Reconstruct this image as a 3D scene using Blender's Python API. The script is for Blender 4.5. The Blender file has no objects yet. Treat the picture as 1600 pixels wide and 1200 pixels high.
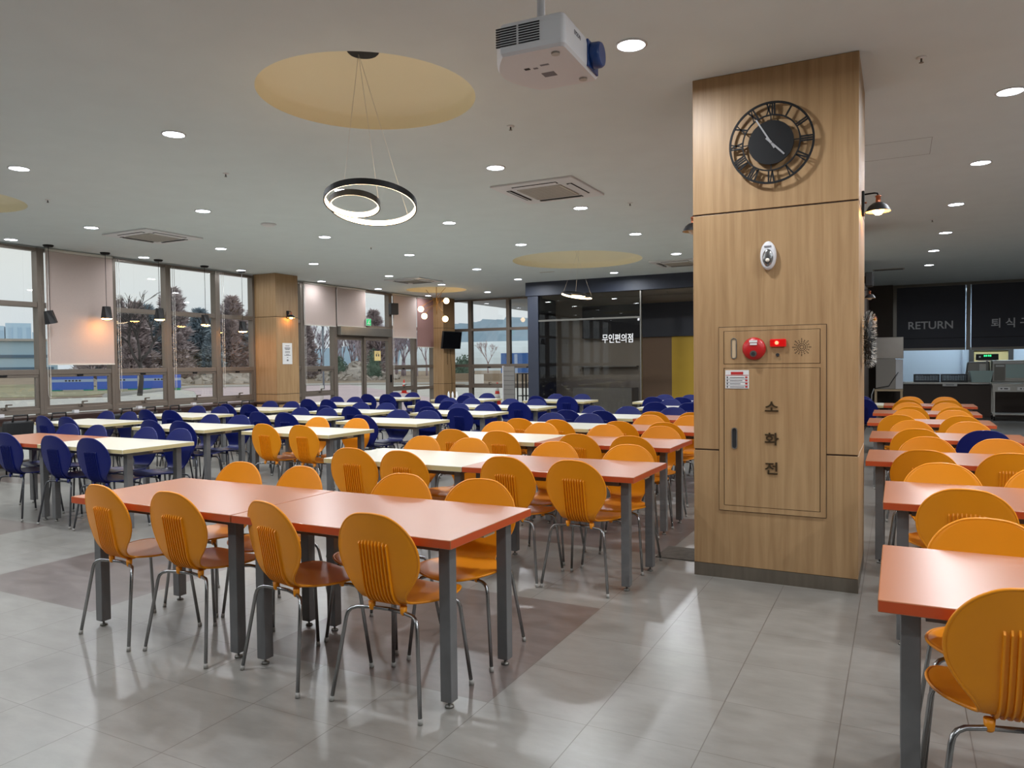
import bpy, bmesh, math, random
from mathutils import Matrix, Vector
random.seed(7)
PI = math.pi
S = bpy.context.scene
C = S.collection
H = 3.37            # ceiling height

# ------------------------------------------------------------------ camera
cam = bpy.data.cameras.new('camera'); cam.sensor_width = 36; cam.lens = 26.254; cam.clip_end = 2000; cam.clip_start = .05
camo = bpy.data.objects.new('camera', cam); C.objects.link(camo)
r0 = (0.887971652, 0.459769462, -0.010880546); r1 = (0.003173594, -0.029783896, -0.999551323); r2 = (-0.459887239, 0.887538710, -0.027906377)
camo.matrix_world = Matrix(((r0[0], -r1[0], -r2[0], 0), (r0[1], -r1[1], -r2[1], 0), (r0[2], -r1[2], -r2[2], 1.47), (0, 0, 0, 1)))
S.camera = camo
S.view_settings.view_transform = 'Standard'; S.view_settings.look = 'None'
S.view_settings.exposure = 0.0; S.view_settings.gamma = 1.0; S.view_settings.use_curve_mapping = False
S.cycles.use_denoising = True
S.cycles.max_bounces = 8; S.cycles.diffuse_bounces = 4; S.cycles.glossy_bounces = 4; S.cycles.transparent_max_bounces = 16
S.cycles.sample_clamp_indirect = 6.0

DOWN = 31.0          # watts per downlight
SKY = 0.92
# ------------------------------------------------------------------ world: pale winter overcast
w = bpy.data.worlds.new('world'); S.world = w; w.use_nodes = True
nt = w.node_tree; N = nt.nodes; L = nt.links
bg = N['Background']; tc = N.new('ShaderNodeTexCoord'); sx = N.new('ShaderNodeSeparateXYZ'); cr = N.new('ShaderNodeValToRGB')
L.new(tc.outputs['Generated'], sx.inputs[0]); L.new(sx.outputs['Z'], cr.inputs[0]); L.new(cr.outputs[0], bg.inputs['Color'])
cr.color_ramp.elements[0].position = 0.0; cr.color_ramp.elements[0].color = (.77, .84, .90, 1)
cr.color_ramp.elements[1].position = .6; cr.color_ramp.elements[1].color = (.92, .95, .95, 1)
e = cr.color_ramp.elements.new(.17); e.color = (.90, .90, .84, 1)
bg.inputs['Strength'].default_value = SKY

# ------------------------------------------------------------------ materials
def lin(c): return tuple(((v/255)/12.92 if v/255 <= .04045 else ((v/255+.055)/1.055)**2.4) for v in c[:3]) + (1,)
def mat(name, col, rough=.5, metal=0, spec=.5, noise=0, scale=8, bump=0, stretch=None, emit=None, estr=0, trans=0, coat=0):
    m = bpy.data.materials.new(name); m.use_nodes = True
    n = m.node_tree.nodes; l = m.node_tree.links; b = n['Principled BSDF']
    b.inputs['Base Color'].default_value = lin(col); b.inputs['Roughness'].default_value = rough
    b.inputs['Metallic'].default_value = metal; b.inputs['Specular IOR Level'].default_value = spec
    b.inputs['Coat Weight'].default_value = coat
    if noise or bump:
        t = n.new('ShaderNodeTexCoord'); mp = n.new('ShaderNodeMapping'); nz = n.new('ShaderNodeTexNoise')
        nz.inputs['Scale'].default_value = scale; nz.inputs['Detail'].default_value = 6
        if stretch: mp.inputs['Scale'].default_value = stretch
        l.new(t.outputs['Object'], mp.inputs[0]); l.new(mp.outputs[0], nz.inputs['Vector'])
        if noise:
            r = n.new('ShaderNodeValToRGB'); c = lin(col)
            r.color_ramp.elements[0].position = .3; r.color_ramp.elements[1].position = .7
            r.color_ramp.elements[0].color = tuple(max(0, v*(1-noise)) for v in c[:3]) + (1,)
            r.color_ramp.elements[1].color = tuple(min(1, v*(1+noise)) for v in c[:3]) + (1,)
            l.new(nz.outputs[0], r.inputs[0]); l.new(r.outputs[0], b.inputs['Base Color'])
        if bump:
            bp = n.new('ShaderNodeBump'); bp.inputs['Strength'].default_value = bump; bp.inputs['Distance'].default_value = .01
            l.new(nz.outputs[0], bp.inputs['Height']); l.new(bp.outputs[0], b.inputs['Normal'])
    if emit:
        b.inputs['Emission Color'].default_value = lin(emit); b.inputs['Emission Strength'].default_value = estr
    return m
def glassmat(name, tint, refl=.9, rough=0.0, ior=1.5):
    m = bpy.data.materials.new(name); m.use_nodes = True
    n = m.node_tree.nodes; l = m.node_tree.links; n.remove(n['Principled BSDF'])
    out = n['Material Output']; tr = n.new('ShaderNodeBsdfTransparent'); gl = n.new('ShaderNodeBsdfGlossy'); mx = n.new('ShaderNodeMixShader'); fr = n.new('ShaderNodeFresnel')
    tr.inputs[0].default_value = (*tint, 1); gl.inputs['Color'].default_value = (refl, refl, refl, 1); gl.inputs['Roughness'].default_value = rough
    ge = n.new('ShaderNodeNewGeometry'); mr = n.new('ShaderNodeMapRange'); mr.inputs['To Min'].default_value = ior; mr.inputs['To Max'].default_value = 1/ior
    l.new(ge.outputs['Backfacing'], mr.inputs[0]); l.new(mr.outputs[0], fr.inputs['IOR'])
    l.new(fr.outputs[0], mx.inputs[0]); l.new(tr.outputs[0], mx.inputs[1]); l.new(gl.outputs[0], mx.inputs[2]); l.new(mx.outputs[0], out.inputs[0])
    return m
def woodmat(name, ca, cb, rough=.45):
    m = bpy.data.materials.new(name); m.use_nodes = True
    n = m.node_tree.nodes; l = m.node_tree.links; b = n['Principled BSDF']
    t = n.new('ShaderNodeTexCoord'); mp = n.new('ShaderNodeMapping'); mp.inputs['Scale'].default_value = (9, 9, .55)
    nz = n.new('ShaderNodeTexNoise'); nz.inputs['Scale'].default_value = 2.2; nz.inputs['Detail'].default_value = 5; nz.inputs['Distortion'].default_value = 1.2
    mp2 = n.new('ShaderNodeMapping'); mp2.inputs['Scale'].default_value = (150, 150, 2.5)
    n2 = n.new('ShaderNodeTexNoise'); n2.inputs['Scale'].default_value = 2; n2.inputs['Detail'].default_value = 3
    wv = n.new('ShaderNodeTexWave'); wv.inputs['Scale'].default_value = .55; wv.inputs['Distortion'].default_value = 9; wv.inputs['Detail'].default_value = 3; wv.inputs['Detail Scale'].default_value = .8
    mp3 = n.new('ShaderNodeMapping'); mp3.inputs['Scale'].default_value = (7, 7, .9)
    mx = n.new('ShaderNodeMath'); mx.operation = 'MULTIPLY_ADD'; mx.inputs[1].default_value = .22
    mx2 = n.new('ShaderNodeMath'); mx2.operation = 'MULTIPLY_ADD'; mx2.inputs[1].default_value = .16
    r = n.new('ShaderNodeValToRGB'); r.color_ramp.elements[0].position = .38; r.color_ramp.elements[1].position = .9
    r.color_ramp.elements[0].color = lin(ca); r.color_ramp.elements[1].color = lin(cb)
    l.new(t.outputs['Object'], mp.inputs[0]); l.new(t.outputs['Object'], mp2.inputs[0]); l.new(t.outputs['Object'], mp3.inputs[0])
    l.new(mp.outputs[0], nz.inputs['Vector']); l.new(mp2.outputs[0], n2.inputs['Vector']); l.new(mp3.outputs[0], wv.inputs['Vector'])
    l.new(n2.outputs[0], mx.inputs[0]); l.new(nz.outputs[0], mx.inputs[2]); l.new(wv.outputs[0], mx2.inputs[0]); l.new(mx.outputs[0], mx2.inputs[2])
    l.new(mx2.outputs[0], r.inputs[0]); l.new(r.outputs[0], b.inputs['Base Color']); b.inputs['Roughness'].default_value = rough
    return m
def floormat():
    m = bpy.data.materials.new('stone_vinyl_tiles'); m.use_nodes = True
    n = m.node_tree.nodes; l = m.node_tree.links; b = n['Principled BSDF']
    g = n.new('ShaderNodeNewGeometry'); sp = n.new('ShaderNodeSeparateXYZ'); l.new(g.outputs['Position'], sp.inputs[0])
    def math_(op, a, bv=None, c=None):
        k = n.new('ShaderNodeMath'); k.operation = op
        for i, v in enumerate((a, bv, c)):
            if v is None: continue
            if hasattr(v, 'links'): l.new(v, k.inputs[i])
            else: k.inputs[i].default_value = v
        return k.outputs[0]
    T = .4575
    ux = math_('DIVIDE', math_('ADD', sp.outputs['X'], 1.12), T); uy = math_('DIVIDE', math_('ADD', sp.outputs['Y'], -2.785), T)
    def seam(u, wd):
        f = math_('FRACT', u); d = math_('MINIMUM', f, math_('SUBTRACT', 1.0, f)); return math_('LESS_THAN', d, wd)
    sm = math_('MAXIMUM', math_('MULTIPLY', seam(ux, .0042), 1.0), math_('MULTIPLY', seam(uy, .0034), .8))
    # dark inlaid patches: three tiles out of six both ways
    px = math_('LESS_THAN', math_('FRACT', math_('DIVIDE', math_('ADD', sp.outputs['X'], 5.695+T*60), T*6)), .5)
    py = math_('LESS_THAN', math_('FRACT', math_('DIVIDE', math_('ADD', sp.outputs['Y'], -2.785+T*60), T*6)), .5)
    left = math_('LESS_THAN', sp.outputs['X'], -1.3)
    patch = math_('MULTIPLY', math_('MULTIPLY', px, py), left)
    tl = n.new('ShaderNodeCombineXYZ'); l.new(math_('FLOOR', ux), tl.inputs[0]); l.new(math_('FLOOR', uy), tl.inputs[1])
    wn = n.new('ShaderNodeTexWhiteNoise'); wn.noise_dimensions = '3D'; l.new(tl.outputs[0], wn.inputs['Vector'])
    vm = n.new('ShaderNodeVectorMath'); vm.operation = 'MULTIPLY_ADD'; l.new(wn.outputs['Color'], vm.inputs[0]); vm.inputs[1].default_value = (9, 9, 9); l.new(g.outputs['Position'], vm.inputs[2])
    mp = n.new('ShaderNodeMapping'); mp.inputs['Scale'].default_value = (1.0, 2.4, 1); l.new(vm.outputs[0], mp.inputs[0])
    nz = n.new('ShaderNodeTexNoise'); nz.inputs['Scale'].default_value = 5; nz.inputs['Detail'].default_value = 10; nz.inputs['Roughness'].default_value = .62; nz.inputs['Distortion'].default_value = .1
    l.new(mp.outputs[0], nz.inputs['Vector'])
    r = n.new('ShaderNodeValToRGB'); r.color_ramp.elements[0].position = .3; r.color_ramp.elements[1].position = .72
    r.color_ramp.elements[0].color = lin((118, 115, 109)); r.color_ramp.elements[1].color = lin((134, 131, 125)); l.new(nz.outputs[0], r.inputs[0])
    r2_ = n.new('ShaderNodeValToRGB'); r2_.color_ramp.elements[0].position = .3; r2_.color_ramp.elements[1].position = .75
    r2_.color_ramp.elements[0].color = lin((92, 83, 78)); r2_.color_ramp.elements[1].color = lin((112, 102, 97)); l.new(nz.outputs[0], r2_.inputs[0])
    mx = n.new('ShaderNodeMix'); mx.data_type = 'RGBA'; l.new(patch, mx.inputs['Factor']); l.new(r.outputs[0], mx.inputs['A']); l.new(r2_.outputs[0], mx.inputs['B'])
    mx2 = n.new('ShaderNodeMix'); mx2.data_type = 'RGBA'; l.new(sm, mx2.inputs['Factor']); l.new(mx.outputs['Result'], mx2.inputs['A']); mx2.inputs['B'].default_value = lin((88, 82, 76))
    l.new(mx2.outputs['Result'], b.inputs['Base Color'])
    n3 = n.new('ShaderNodeTexNoise'); n3.inputs['Scale'].default_value = 5; n3.inputs['Detail'].default_value = 6; l.new(mp.outputs[0], n3.inputs['Vector'])
    mr = n.new('ShaderNodeMapRange'); mr.inputs['To Min'].default_value = .26; mr.inputs['To Max'].default_value = .34; l.new(n3.outputs[0], mr.inputs[0]); l.new(mr.outputs[0], b.inputs['Roughness'])
    bp = n.new('ShaderNodeBump'); bp.inputs['Strength'].default_value = .03; bp.inputs['Distance'].default_value = .01; l.new(nz.outputs[0], bp.inputs['Height']); l.new(bp.outputs[0], b.inputs['Normal'])
    b.inputs['Specular IOR Level'].default_value = .62
    return m

M = dict(
 floor=floormat(), ceil=mat('ceiling_paint', (212, 221, 222), .9, noise=.02, scale=3), dome=mat('recess_cream_paint', (238, 231, 202), .85),
 wall=mat('wall_paint', (190, 180, 168), .85), oak=woodmat('light_oak_veneer', (146, 114, 77), (171, 139, 99)), groove=mat('dark_groove', (62, 44, 28), .8),
 steelbase=mat('brushed_steel_base', (120, 112, 100), .4, .6, noise=.1, scale=4, stretch=(8, 8, 1)),
 amber=mat('amber_plastic', (226, 140, 12), .4, spec=.4, noise=.03, scale=5), blue=mat('navy_blue_plastic', (7, 21, 92), .4, spec=.35, noise=.06, scale=5),
 chrome=mat('dull_chrome', (150, 150, 150), .25, .95), gunmetal=mat('gunmetal_tube', (96, 98, 102), .35, .85), tip=mat('pale_plastic_tip', (150, 148, 142), .5),
 tableleg=mat('grey_painted_steel', (112, 112, 112), .42, .3, noise=.08, scale=12), glide=mat('zinc_glide', (120, 118, 112), .4, .7),
 orange=mat('orange_laminate', (160, 92, 50), .3, spec=.85), orange_e=mat('orange_edge_band', (184, 74, 32), .4),
 cream=mat('cream_laminate', (206, 202, 186), .28, spec=.55), cream_e=mat('beige_edge_band', (196, 180, 132), .45), block=mat('pale_wood_block', (196, 172, 138), .6),
 alu=mat('bronze_aluminium', (118, 108, 98), .45, .35), alu_d=mat('dark_gasket', (40, 38, 36), .6), glass=glassmat('window_glass', (.975, .99, .992)),
 blind=mat('pink_beige_blind_fabric', (216, 196, 186), .9, noise=.03, scale=60), cord=mat('white_cord', (215, 212, 205), .6), rail=mat('white_rail', (215, 210, 200), .5),
 black=mat('black_metal', (12, 12, 13), .6, spec=.3), blackpl=mat('black_plastic', (28, 29, 30), .5), darkwood=mat('dark_walnut', (52, 34, 28), .4, noise=.15, scale=6, stretch=(1, 8, 8)),
 white=mat('white_plastic', (212, 212, 214), .4), vent=mat('grey_grille', (182, 178, 170), .6), vdark=mat('dark_slot', (30, 30, 32), .7),
 lamp=mat('downlight_diffuser', (255, 255, 255), .5, emit=(232, 240, 255), estr=22), ring=mat('white_bezel', (225, 225, 225), .4),
 led=mat('warm_led_strip', (255, 240, 220), .5, emit=(255, 222, 176), estr=9), warm=mat('warm_bulb_glass', (255, 220, 170), .4, emit=(255, 178, 96), estr=60),
 globe=mat('warm_globe_glass', (255, 230, 190), .4, emit=(255, 206, 140), estr=11), bulb_off=mat('unlit_bulb', (225, 215, 200), .2), copper=mat('copper', (176, 104, 74), .3, .9), brass=mat('brass', (170, 130, 70), .3, .9),
 shade=mat('black_shade_enamel', (22, 22, 24), .5), shade_in=mat('cream_shade_lining', (225, 205, 170), .5), bronze=mat('dark_bronze_letters', (70, 56, 36), .45, .5), handsm=mat('brushed_silver', (190, 190, 192), .35, .8),
 red=mat('alarm_red_plastic', (180, 26, 28), .35), redlamp=mat('red_lamp_lens', (150, 12, 14), .25, emit=(255, 20, 14), estr=.35), redglow=mat('red_lamp_element', (255, 80, 60), .3, emit=(255, 60, 40), estr=14),
 paper=mat('white_paper', (214, 214, 212), .8), ink=mat('printed_grey_ink', (70, 68, 72), .8), redink=mat('printed_red_ink', (176, 36, 34), .7), yelpaper=mat('yellow_paper', (226, 204, 138), .8),
 navy=mat('dark_slate_panel', (44, 50, 64), .5), navy2=mat('charcoal_board', (30, 33, 42), .6), sglass=glassmat('smoked_store_glass', (.80, .79, .77), .9, 0, 1.42),
 brown=mat('brown_partition', (96, 74, 54), .6), yellow=mat('yellow_partition', (176, 142, 30), .55), storegrey=mat('taupe_board', (156, 149, 140), .7), storeshelf=mat('shelf_grey', (130, 128, 124), .6),
 letter=mat('white_lettering', (235, 235, 235), .5), greyletter=mat('pale_grey_lettering', (215, 218, 222), .6), shutter=mat('charcoal_roller_shutter', (54, 57, 68), .55, noise=.04, scale=3),
 ktile=mat('pale_kitchen_tile', (214, 226, 232), .4), steel=mat('stainless_steel', (168, 166, 160), .3, .85, noise=.06, scale=3), steeld=mat('darker_stainless', (120, 118, 112), .35, .7), counter=mat('dark_brown_panel', (64, 52, 44), .55), kwall=mat('dark_taupe_wall', (70, 60, 52), .7),  # steeld: a darker, slightly rougher stainless than steel
 klamp=mat('kitchen_tube_diffuser', (255, 255, 255), .5, emit=(214, 234, 255), estr=45), crate=mat('black_crate_plastic', (22, 26, 30), .4), tub=mat('frosted_tub', (176, 200, 196), .35), green=mat('green_display', (20, 120, 60), .4, emit=(40, 255, 120), estr=5),
 exitg=mat('exit_sign_green', (30, 160, 90), .4, emit=(60, 220, 140), estr=.5), screen=mat('tv_screen', (14, 15, 18), .15), rose=mat('dusty_rose_blind', (170, 132, 126), .9),
 tinselb=mat('black_tinsel', (24, 26, 24), .5), tinselw=mat('silver_tinsel', (190, 186, 176), .35, .3), berry=mat('red_berry', (150, 30, 34), .4), gold=mat('gold_bauble', (190, 140, 50), .3, .7),
 mdark=mat('dark_rubber_mat', (74, 68, 60), .8, noise=.3, scale=20), pblue=mat('projector_blue', (26, 58, 116), .3), lens=mat('projector_lens', (16, 26, 60), .08), printed=mat('grey_print', (120, 118, 122), .7),
 # outdoors
 pave=mat('pale_concrete', (200, 199, 194), .9, noise=.08, scale=.4), plaza=mat('pinkish_plaza_paving', (206, 188, 192), .9, noise=.08, scale=.5), dirt=mat('bare_dirt', (150, 134, 116), .95, noise=.25, scale=.25), grass=mat('dry_grass', (156, 152, 124), .95, noise=.2, scale=.5), kerb=mat('kerb_stone', (186, 184, 180), .9),
 rubble=mat('grey_rubble', (176, 168, 160), .95, noise=.25, scale=1.5), bark=mat('dark_bark', (84, 80, 80), .95), barkp=mat('mauve_grey_bark', (186, 174, 186), .95), needle=mat('hazy_russet_needles', (200, 188, 190), .95, noise=.15, scale=1), needle2=mat('hazy_grey_green_needles', (178, 192, 202), .95, noise=.15, scale=1), leafg=mat('green_shrub_leaves', (96, 118, 104), .9, noise=.2, scale=2), leafr=mat('reddish_leaves', (176, 138, 134), .9),  # both needle colours are paled by aerial haze painted into them
 blueb=mat('blue_barrier_panel', (78, 112, 212), .6), bluew=mat('pale_barrier_band', (170, 190, 224), .6), greenf=mat('green_plastic_foot', (50, 150, 110), .6), apt=mat('hazy_apartment_blue', (182, 206, 222), .9), aptwin=mat('hazy_window_blue', (166, 192, 212), .8), factory=mat('hazy_factory_blue', (180, 210, 228), .8), factoryd=mat('blue_grey_band', (96, 124, 148), .8),  # factory and apartment blues have distance haze mixed into the colour
 greenhouse=mat('hazy_white_greenhouse_film', (222, 234, 240), .5), hill=mat('hazy_wooded_hill', (146, 170, 188), .95, noise=.1, scale=.02), cone=mat('cone_orange_red', (226, 64, 52), .5), conew=mat('cone_white_band', (230, 225, 220), .5), container=mat('blue_container', (52, 104, 178), .6), pole=mat('grey_lamp_post', (130, 140, 150), .6),  # greenhouse film and hill are lightened with painted-in haze
)

def blindmat(m, tr):
    n = m.node_tree.nodes; l = m.node_tree.links; t = n.new('ShaderNodeBsdfTranslucent'); t.inputs[0].default_value = lin(tr); x = n.new('ShaderNodeMixShader'); x.inputs[0].default_value = .3
    l.new(n['Principled BSDF'].outputs[0], x.inputs[1]); l.new(t.outputs[0], x.inputs[2]); l.new(x.outputs[0], n['Material Output'].inputs[0])
blindmat(M['blind'], (206, 208, 214)); blindmat(M['rose'], (190, 170, 172))
# ------------------------------------------------------------------ mesh helpers
class MB:
    def __init__(s): s.v = []; s.f = []; s.m = []; s.sm = []
    def add(s, vs, fs, mi=0, smooth=False):
        o = len(s.v); s.v += [tuple(p) for p in vs]
        for f in fs: s.f.append(tuple(o+i for i in f)); s.m.append(mi); s.sm.append(smooth)
        return s
    def box(s, x0, x1, y0, y1, z0, z1, mi=0):
        vs = [(x, y, z) for z in (z0, z1) for y in (y0, y1) for x in (x0, x1)]
        return s.add(vs, [(0, 2, 3, 1), (4, 5, 7, 6), (0, 1, 5, 4), (2, 6, 7, 3), (0, 4, 6, 2), (1, 3, 7, 5)], mi)
    def obox(s, c, a, b, n, mi=0):   # oriented box: centre and three half-vectors
        c, a, b, n = map(Vector, (c, a, b, n))
        vs = [c+i*a+j*b+k*n for k in (-1, 1) for j in (-1, 1) for i in (-1, 1)]
        return s.add(vs, [(0, 2, 3, 1), (4, 5, 7, 6), (0, 1, 5, 4), (2, 6, 7, 3), (0, 4, 6, 2), (1, 3, 7, 5)], mi)
    def tube(s, pts, r, seg=8, mi=0, closed=False, smooth=True):
        pts = [Vector(p) for p in pts]; n = len(pts); rs = r if isinstance(r, (list, tuple)) else [r]*n
        vs = []; up = None
        for i, p in enumerate(pts):
            if closed: t = (pts[(i+1) % n]-pts[i-1])
            else: t = (pts[min(i+1, n-1)]-pts[max(i-1, 0)])
            t.normalize()
            if up is None: up = t.orthogonal().normalized()
            up = (up-t*up.dot(t)); up = up.normalized() if up.length > 1e-6 else t.orthogonal().normalized()
            q = t.cross(up)
            for k in range(seg):
                a = 2*PI*k/seg; vs.append(p+(up*math.cos(a)+q*math.sin(a))*rs[i])
        fs = []; R_ = n if closed else n-1
        for i in range(R_):
            j = (i+1) % n
            for k in range(seg): fs.append((i*seg+k, i*seg+(k+1) % seg, j*seg+(k+1) % seg, j*seg+k))
        s.add(vs, fs, mi, smooth)
        if not closed:
            s.add(vs[:seg], [tuple(reversed(range(seg)))], mi); s.add(vs[-seg:], [tuple(range(seg))], mi)
        return s
    def lathe(s, prof, seg=24, c=(0, 0, 0), mi=0, axis='z', smooth=True, caps=True):
        vs = []; fs = []; n = len(prof)
        for r, z in prof:
            for k in range(seg):
                a = 2*PI*k/seg; x, y = r*math.cos(a), r*math.sin(a)
                p = {'z': (x, y, z), 'y': (x, z, y), 'x': (z, x, y)}[axis]
                vs.append((p[0]+c[0], p[1]+c[1], p[2]+c[2]))
        for i in range(n-1):
            for k in range(seg): fs.append((i*seg+k, i*seg+(k+1) % seg, (i+1)*seg+(k+1) % seg, (i+1)*seg+k))
        s.add(vs, fs, mi, smooth)
        if not caps: return s
        if prof[0][0] > 1e-5: s.add(vs[:seg], [tuple(reversed(range(seg)))], mi)
        if prof[-1][0] > 1e-5: s.add(vs[-seg:], [tuple(range(seg))], mi)
        return s
    def prism(s, poly, z0, z1, mi=0):
        n = len(poly); vs = [(x, y, z0) for x, y in poly]+[(x, y, z1) for x, y in poly]
        return s.add(vs, [tuple(reversed(range(n))), tuple(range(n, 2*n))]+[(i, (i+1) % n, n+(i+1) % n, n+i) for i in range(n)], mi)
    def xform(s, Mx, start=0):
        for i in range(start, len(s.v)): s.v[i] = tuple(Mx @ Vector(s.v[i]))
        return s
    def build(s, name, mats, parent=None, loc=(0, 0, 0), rotz=0, bevel=0, fixn=True):
        me = bpy.data.meshes.new(name); me.from_pydata(s.v, [], s.f)
        for x in (mats if isinstance(mats, (list, tuple)) else [mats]): me.materials.append(M[x] if isinstance(x, str) else x)
        me.polygons.foreach_set('material_index', s.m); me.polygons.foreach_set('use_smooth', s.sm)
        bm = bmesh.new(); bm.from_mesh(me)
        bmesh.ops.remove_doubles(bm, verts=bm.verts, dist=1e-5)
        if bevel: bmesh.ops.bevel(bm, geom=[e for e in bm.edges if e.is_manifold and e.calc_face_angle(0) > .5], offset=bevel, segments=2, affect='EDGES', profile=.5)
        if fixn: bmesh.ops.recalc_face_normals(bm, faces=bm.faces)
        bm.to_mesh(me); bm.free(); me.update()
        o = bpy.data.objects.new(name, me); C.objects.link(o); o.location = loc; o.rotation_euler = (0, 0, rotz)
        if parent: o.parent = parent
        return o
def tag(o, label=None, cat=None, group=None, kind=None):
    if label: o['label'] = label
    if cat: o['category'] = cat
    if group: o['group'] = group
    if kind: o['kind'] = kind
    return o
def empty(name, loc, label=None, cat=None, group=None, rotz=0, kind=None):
    o = bpy.data.objects.new(name, None); C.objects.link(o); o.location = loc; o.rotation_euler = (0, 0, rotz); o.empty_display_size = .1
    return tag(o, label, cat, group, kind)
def dup(root, loc=None, rotz=None, label=None, group=None, swap=None, parent=None):
    c = root.copy(); C.objects.link(c)
    if parent is not None: c.parent = parent
    if loc is not None: c.location = loc
    if rotz is not None: c.rotation_euler[2] = rotz
    if label: c['label'] = label
    if group: c['group'] = group
    if swap and c.data and c.data.name in swap: c.data = swap[c.data.name]
    for ch in list(root.children): dup(ch, swap=swap, parent=c)
    return c
def text(name, body, size, mname, loc, rot, parent=None, depth=.004, bold=0, sx=1, sy=1, align='CENTER'):
    cu = bpy.data.curves.new(name, 'FONT'); cu.body = body; cu.size = size; cu.extrude = depth; cu.offset = bold; cu.align_x = align; cu.align_y = 'CENTER'
    t = bpy.data.objects.new(name, cu); C.objects.link(t); bpy.context.view_layer.update()
    me = bpy.data.meshes.new_from_object(t); bpy.data.objects.remove(t); me.name = name
    me.materials.clear(); me.materials.append(M[mname])
    for v in me.vertices: v.co.x *= sx; v.co.y *= sy
    o = bpy.data.objects.new(name, me); C.objects.link(o); o.location = loc; o.rotation_euler = rot
    if parent: o.parent = parent
    return o
FACE_Y = (PI/2, 0, 0)        # writing that faces -Y
FACE_X = (PI/2, 0, PI/2)     # writing that faces +X
def struct(o): o['kind'] = 'structure'; return o

# ------------------------------------------------------------------ room shell
struct(MB().box(-12.1, 7, -7, 26, -.12, 0).build('floor', 'floor'))
domes = [(-3.34, 4.28, .76), (-5.32, 12.95, 1.2), (-10.55, 16.2, .77), (-9.45, 4.55, .77)]
bm = bmesh.new(); edges = []
def ringe(pts):
    vs = [bm.verts.new(p) for p in pts]
    for i in range(len(vs)): edges.append(bm.edges.new((vs[i], vs[(i+1) % len(vs)])))
ringe([(-12.1, -7, H), (7, -7, H), (7, 26, H), (-12.1, 26, H)])
for cx, cy, r in domes: ringe([(cx+r*math.cos(2*PI*k/72), cy+r*math.sin(2*PI*k/72), H) for k in range(72)])
bmesh.ops.triangle_fill(bm, use_beauty=True, edges=edges, normal=(0, 0, -1))
me = bpy.data.meshes.new('ceiling'); bm.to_mesh(me); bm.free(); me.materials.append(M['ceil'])
co = bpy.data.objects.new('ceiling', me); C.objects.link(co); struct(co)
for i, (cx, cy, r) in enumerate(domes):
    pr = [(r, H), (r, H+.09), (r-.03, H+.115)]+[(max(0.0, (r-.03)*(1-k/8)), H+.115+.22*math.sin(PI/2*k/8)) for k in range(1, 9)]
    d = MB().lathe(pr, 72, (cx, cy, 0), caps=False).build('trim_%d' % (i+1), 'dome'); struct(d)
struct(MB().box(-12.1, 7, 26, 26.1, 0, H).build('wall_far', 'kwall'))
struct(MB().box(7, 7.1, -7, 26, 0, H).build('wall_right', 'wall'))
struct(MB().box(-12.1, 7, -7.1, -7, 0, H).build('wall_back', 'kwall'))

# ------------------------------------------------------------------ glazed walls
def window(n, ax, a0, a1, const, zs, awn=True, cordx=None, face=1, open_=False):
    """bay of a glazed wall. ax 'y': runs along Y at X=const; ax 'x': runs along X at Y=const. zs = transom heights"""
    t = .055; d = .07
    def bx(mb, u0, u1, n0, n1, z0, z1, mi=0):
        if ax == 'y': mb.box(const+n0, const+n1, u0, u1, z0, z1, mi)
        else: mb.box(u0, u1, const-n1, const-n0, z0, z1, mi)
    f = MB(); bx(f, a0, a0+t, -d, d, 0, H-.02); bx(f, a1-t, a1, -d, d, 0, H-.02)
    for z in zs: bx(f, a0+t, a1-t, -d+.01, d-.01, z-.04, z+.04)
    bx(f, a0+t, a1-t, -d+.01, d-.01, 0, .06); bx(f, a0+t, a1-t, -d+.01, d-.01, H-.07, H-.02)
    root = struct(f.build('window_%d' % n, 'alu', bevel=.004))
    lev = [.06]+sorted(zs)+[H-.05]
    for i in range(len(lev)-1):
        z0, z1 = lev[i]+.03, lev[i+1]-.03
        if awn and i == 1:
            s = MB(); q = .05
            bx(s, a0+t, a1-t, 0, .05, z0, z0+q); bx(s, a0+t, a1-t, 0, .05, z1-q, z1); bx(s, a0+t, a0+t+q, 0, .05, z0+q, z1-q); bx(s, a1-t-q, a1-t, 0, .05, z0+q, z1-q)
            sash = s.build('sash', 'alu', root, bevel=.003)
            g = MB(); bx(g, a0+t+q, a1-t-q, .02, .026, z0+q, z1-q); g.build('pane', 'glass', sash)
            h = MB(); mid = (a0+a1)/2; bx(h, mid-.04, mid+.04, .05, .07, z0+.012, z0+.04); bx(h, mid+.0, mid+.02, .07, .1, z0+.02, z0+.09); bx(h, mid+.0, mid+.09, .085, .1, z0+.08, z0+.1)
            h.build('handle', 'alu', sash)
            h = MB(); bx(h, mid-.05, mid+.05, .05, .06, z1-.04, z1-.01); h.build('stay', 'black', sash)
        else:
            g = MB(); bx(g, a0+t, a1-t, -.003, .003, z0, z1); g.build('pane', 'glass', root)
    return root
ZS = (.80, 1.41, 2.46)
bays = [(-1.2, .0), (.0, 1.18), (1.18, 2.36), (2.36, 3.53), (3.53, 4.7), (4.7, 5.87), (5.87, 7.03), (7.03, 8.24), (8.24, 9.33), (9.33, 10.45), (10.45, 11.4)]
wn = 1
for a0, a1 in bays:
    window(wn, 'y', a0, a1, -12, ZS); wn += 1
struct(MB().box(-12.1, -11.95, -7, -1.2, 0, H).build('wall_left', 'kwall'))
window(wn, 'y', 12.05, 12.8, -12, ZS, awn=False); wn += 1
window(wn, 'y', 12.8, 13.9, -12, ZS); wn += 1
window(wn, 'y', 16.1, 17.22, -12, ZS); wn += 1
window(wn, 'y', 17.22, 18.15, -12, ZS, awn=False); wn += 1
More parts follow.
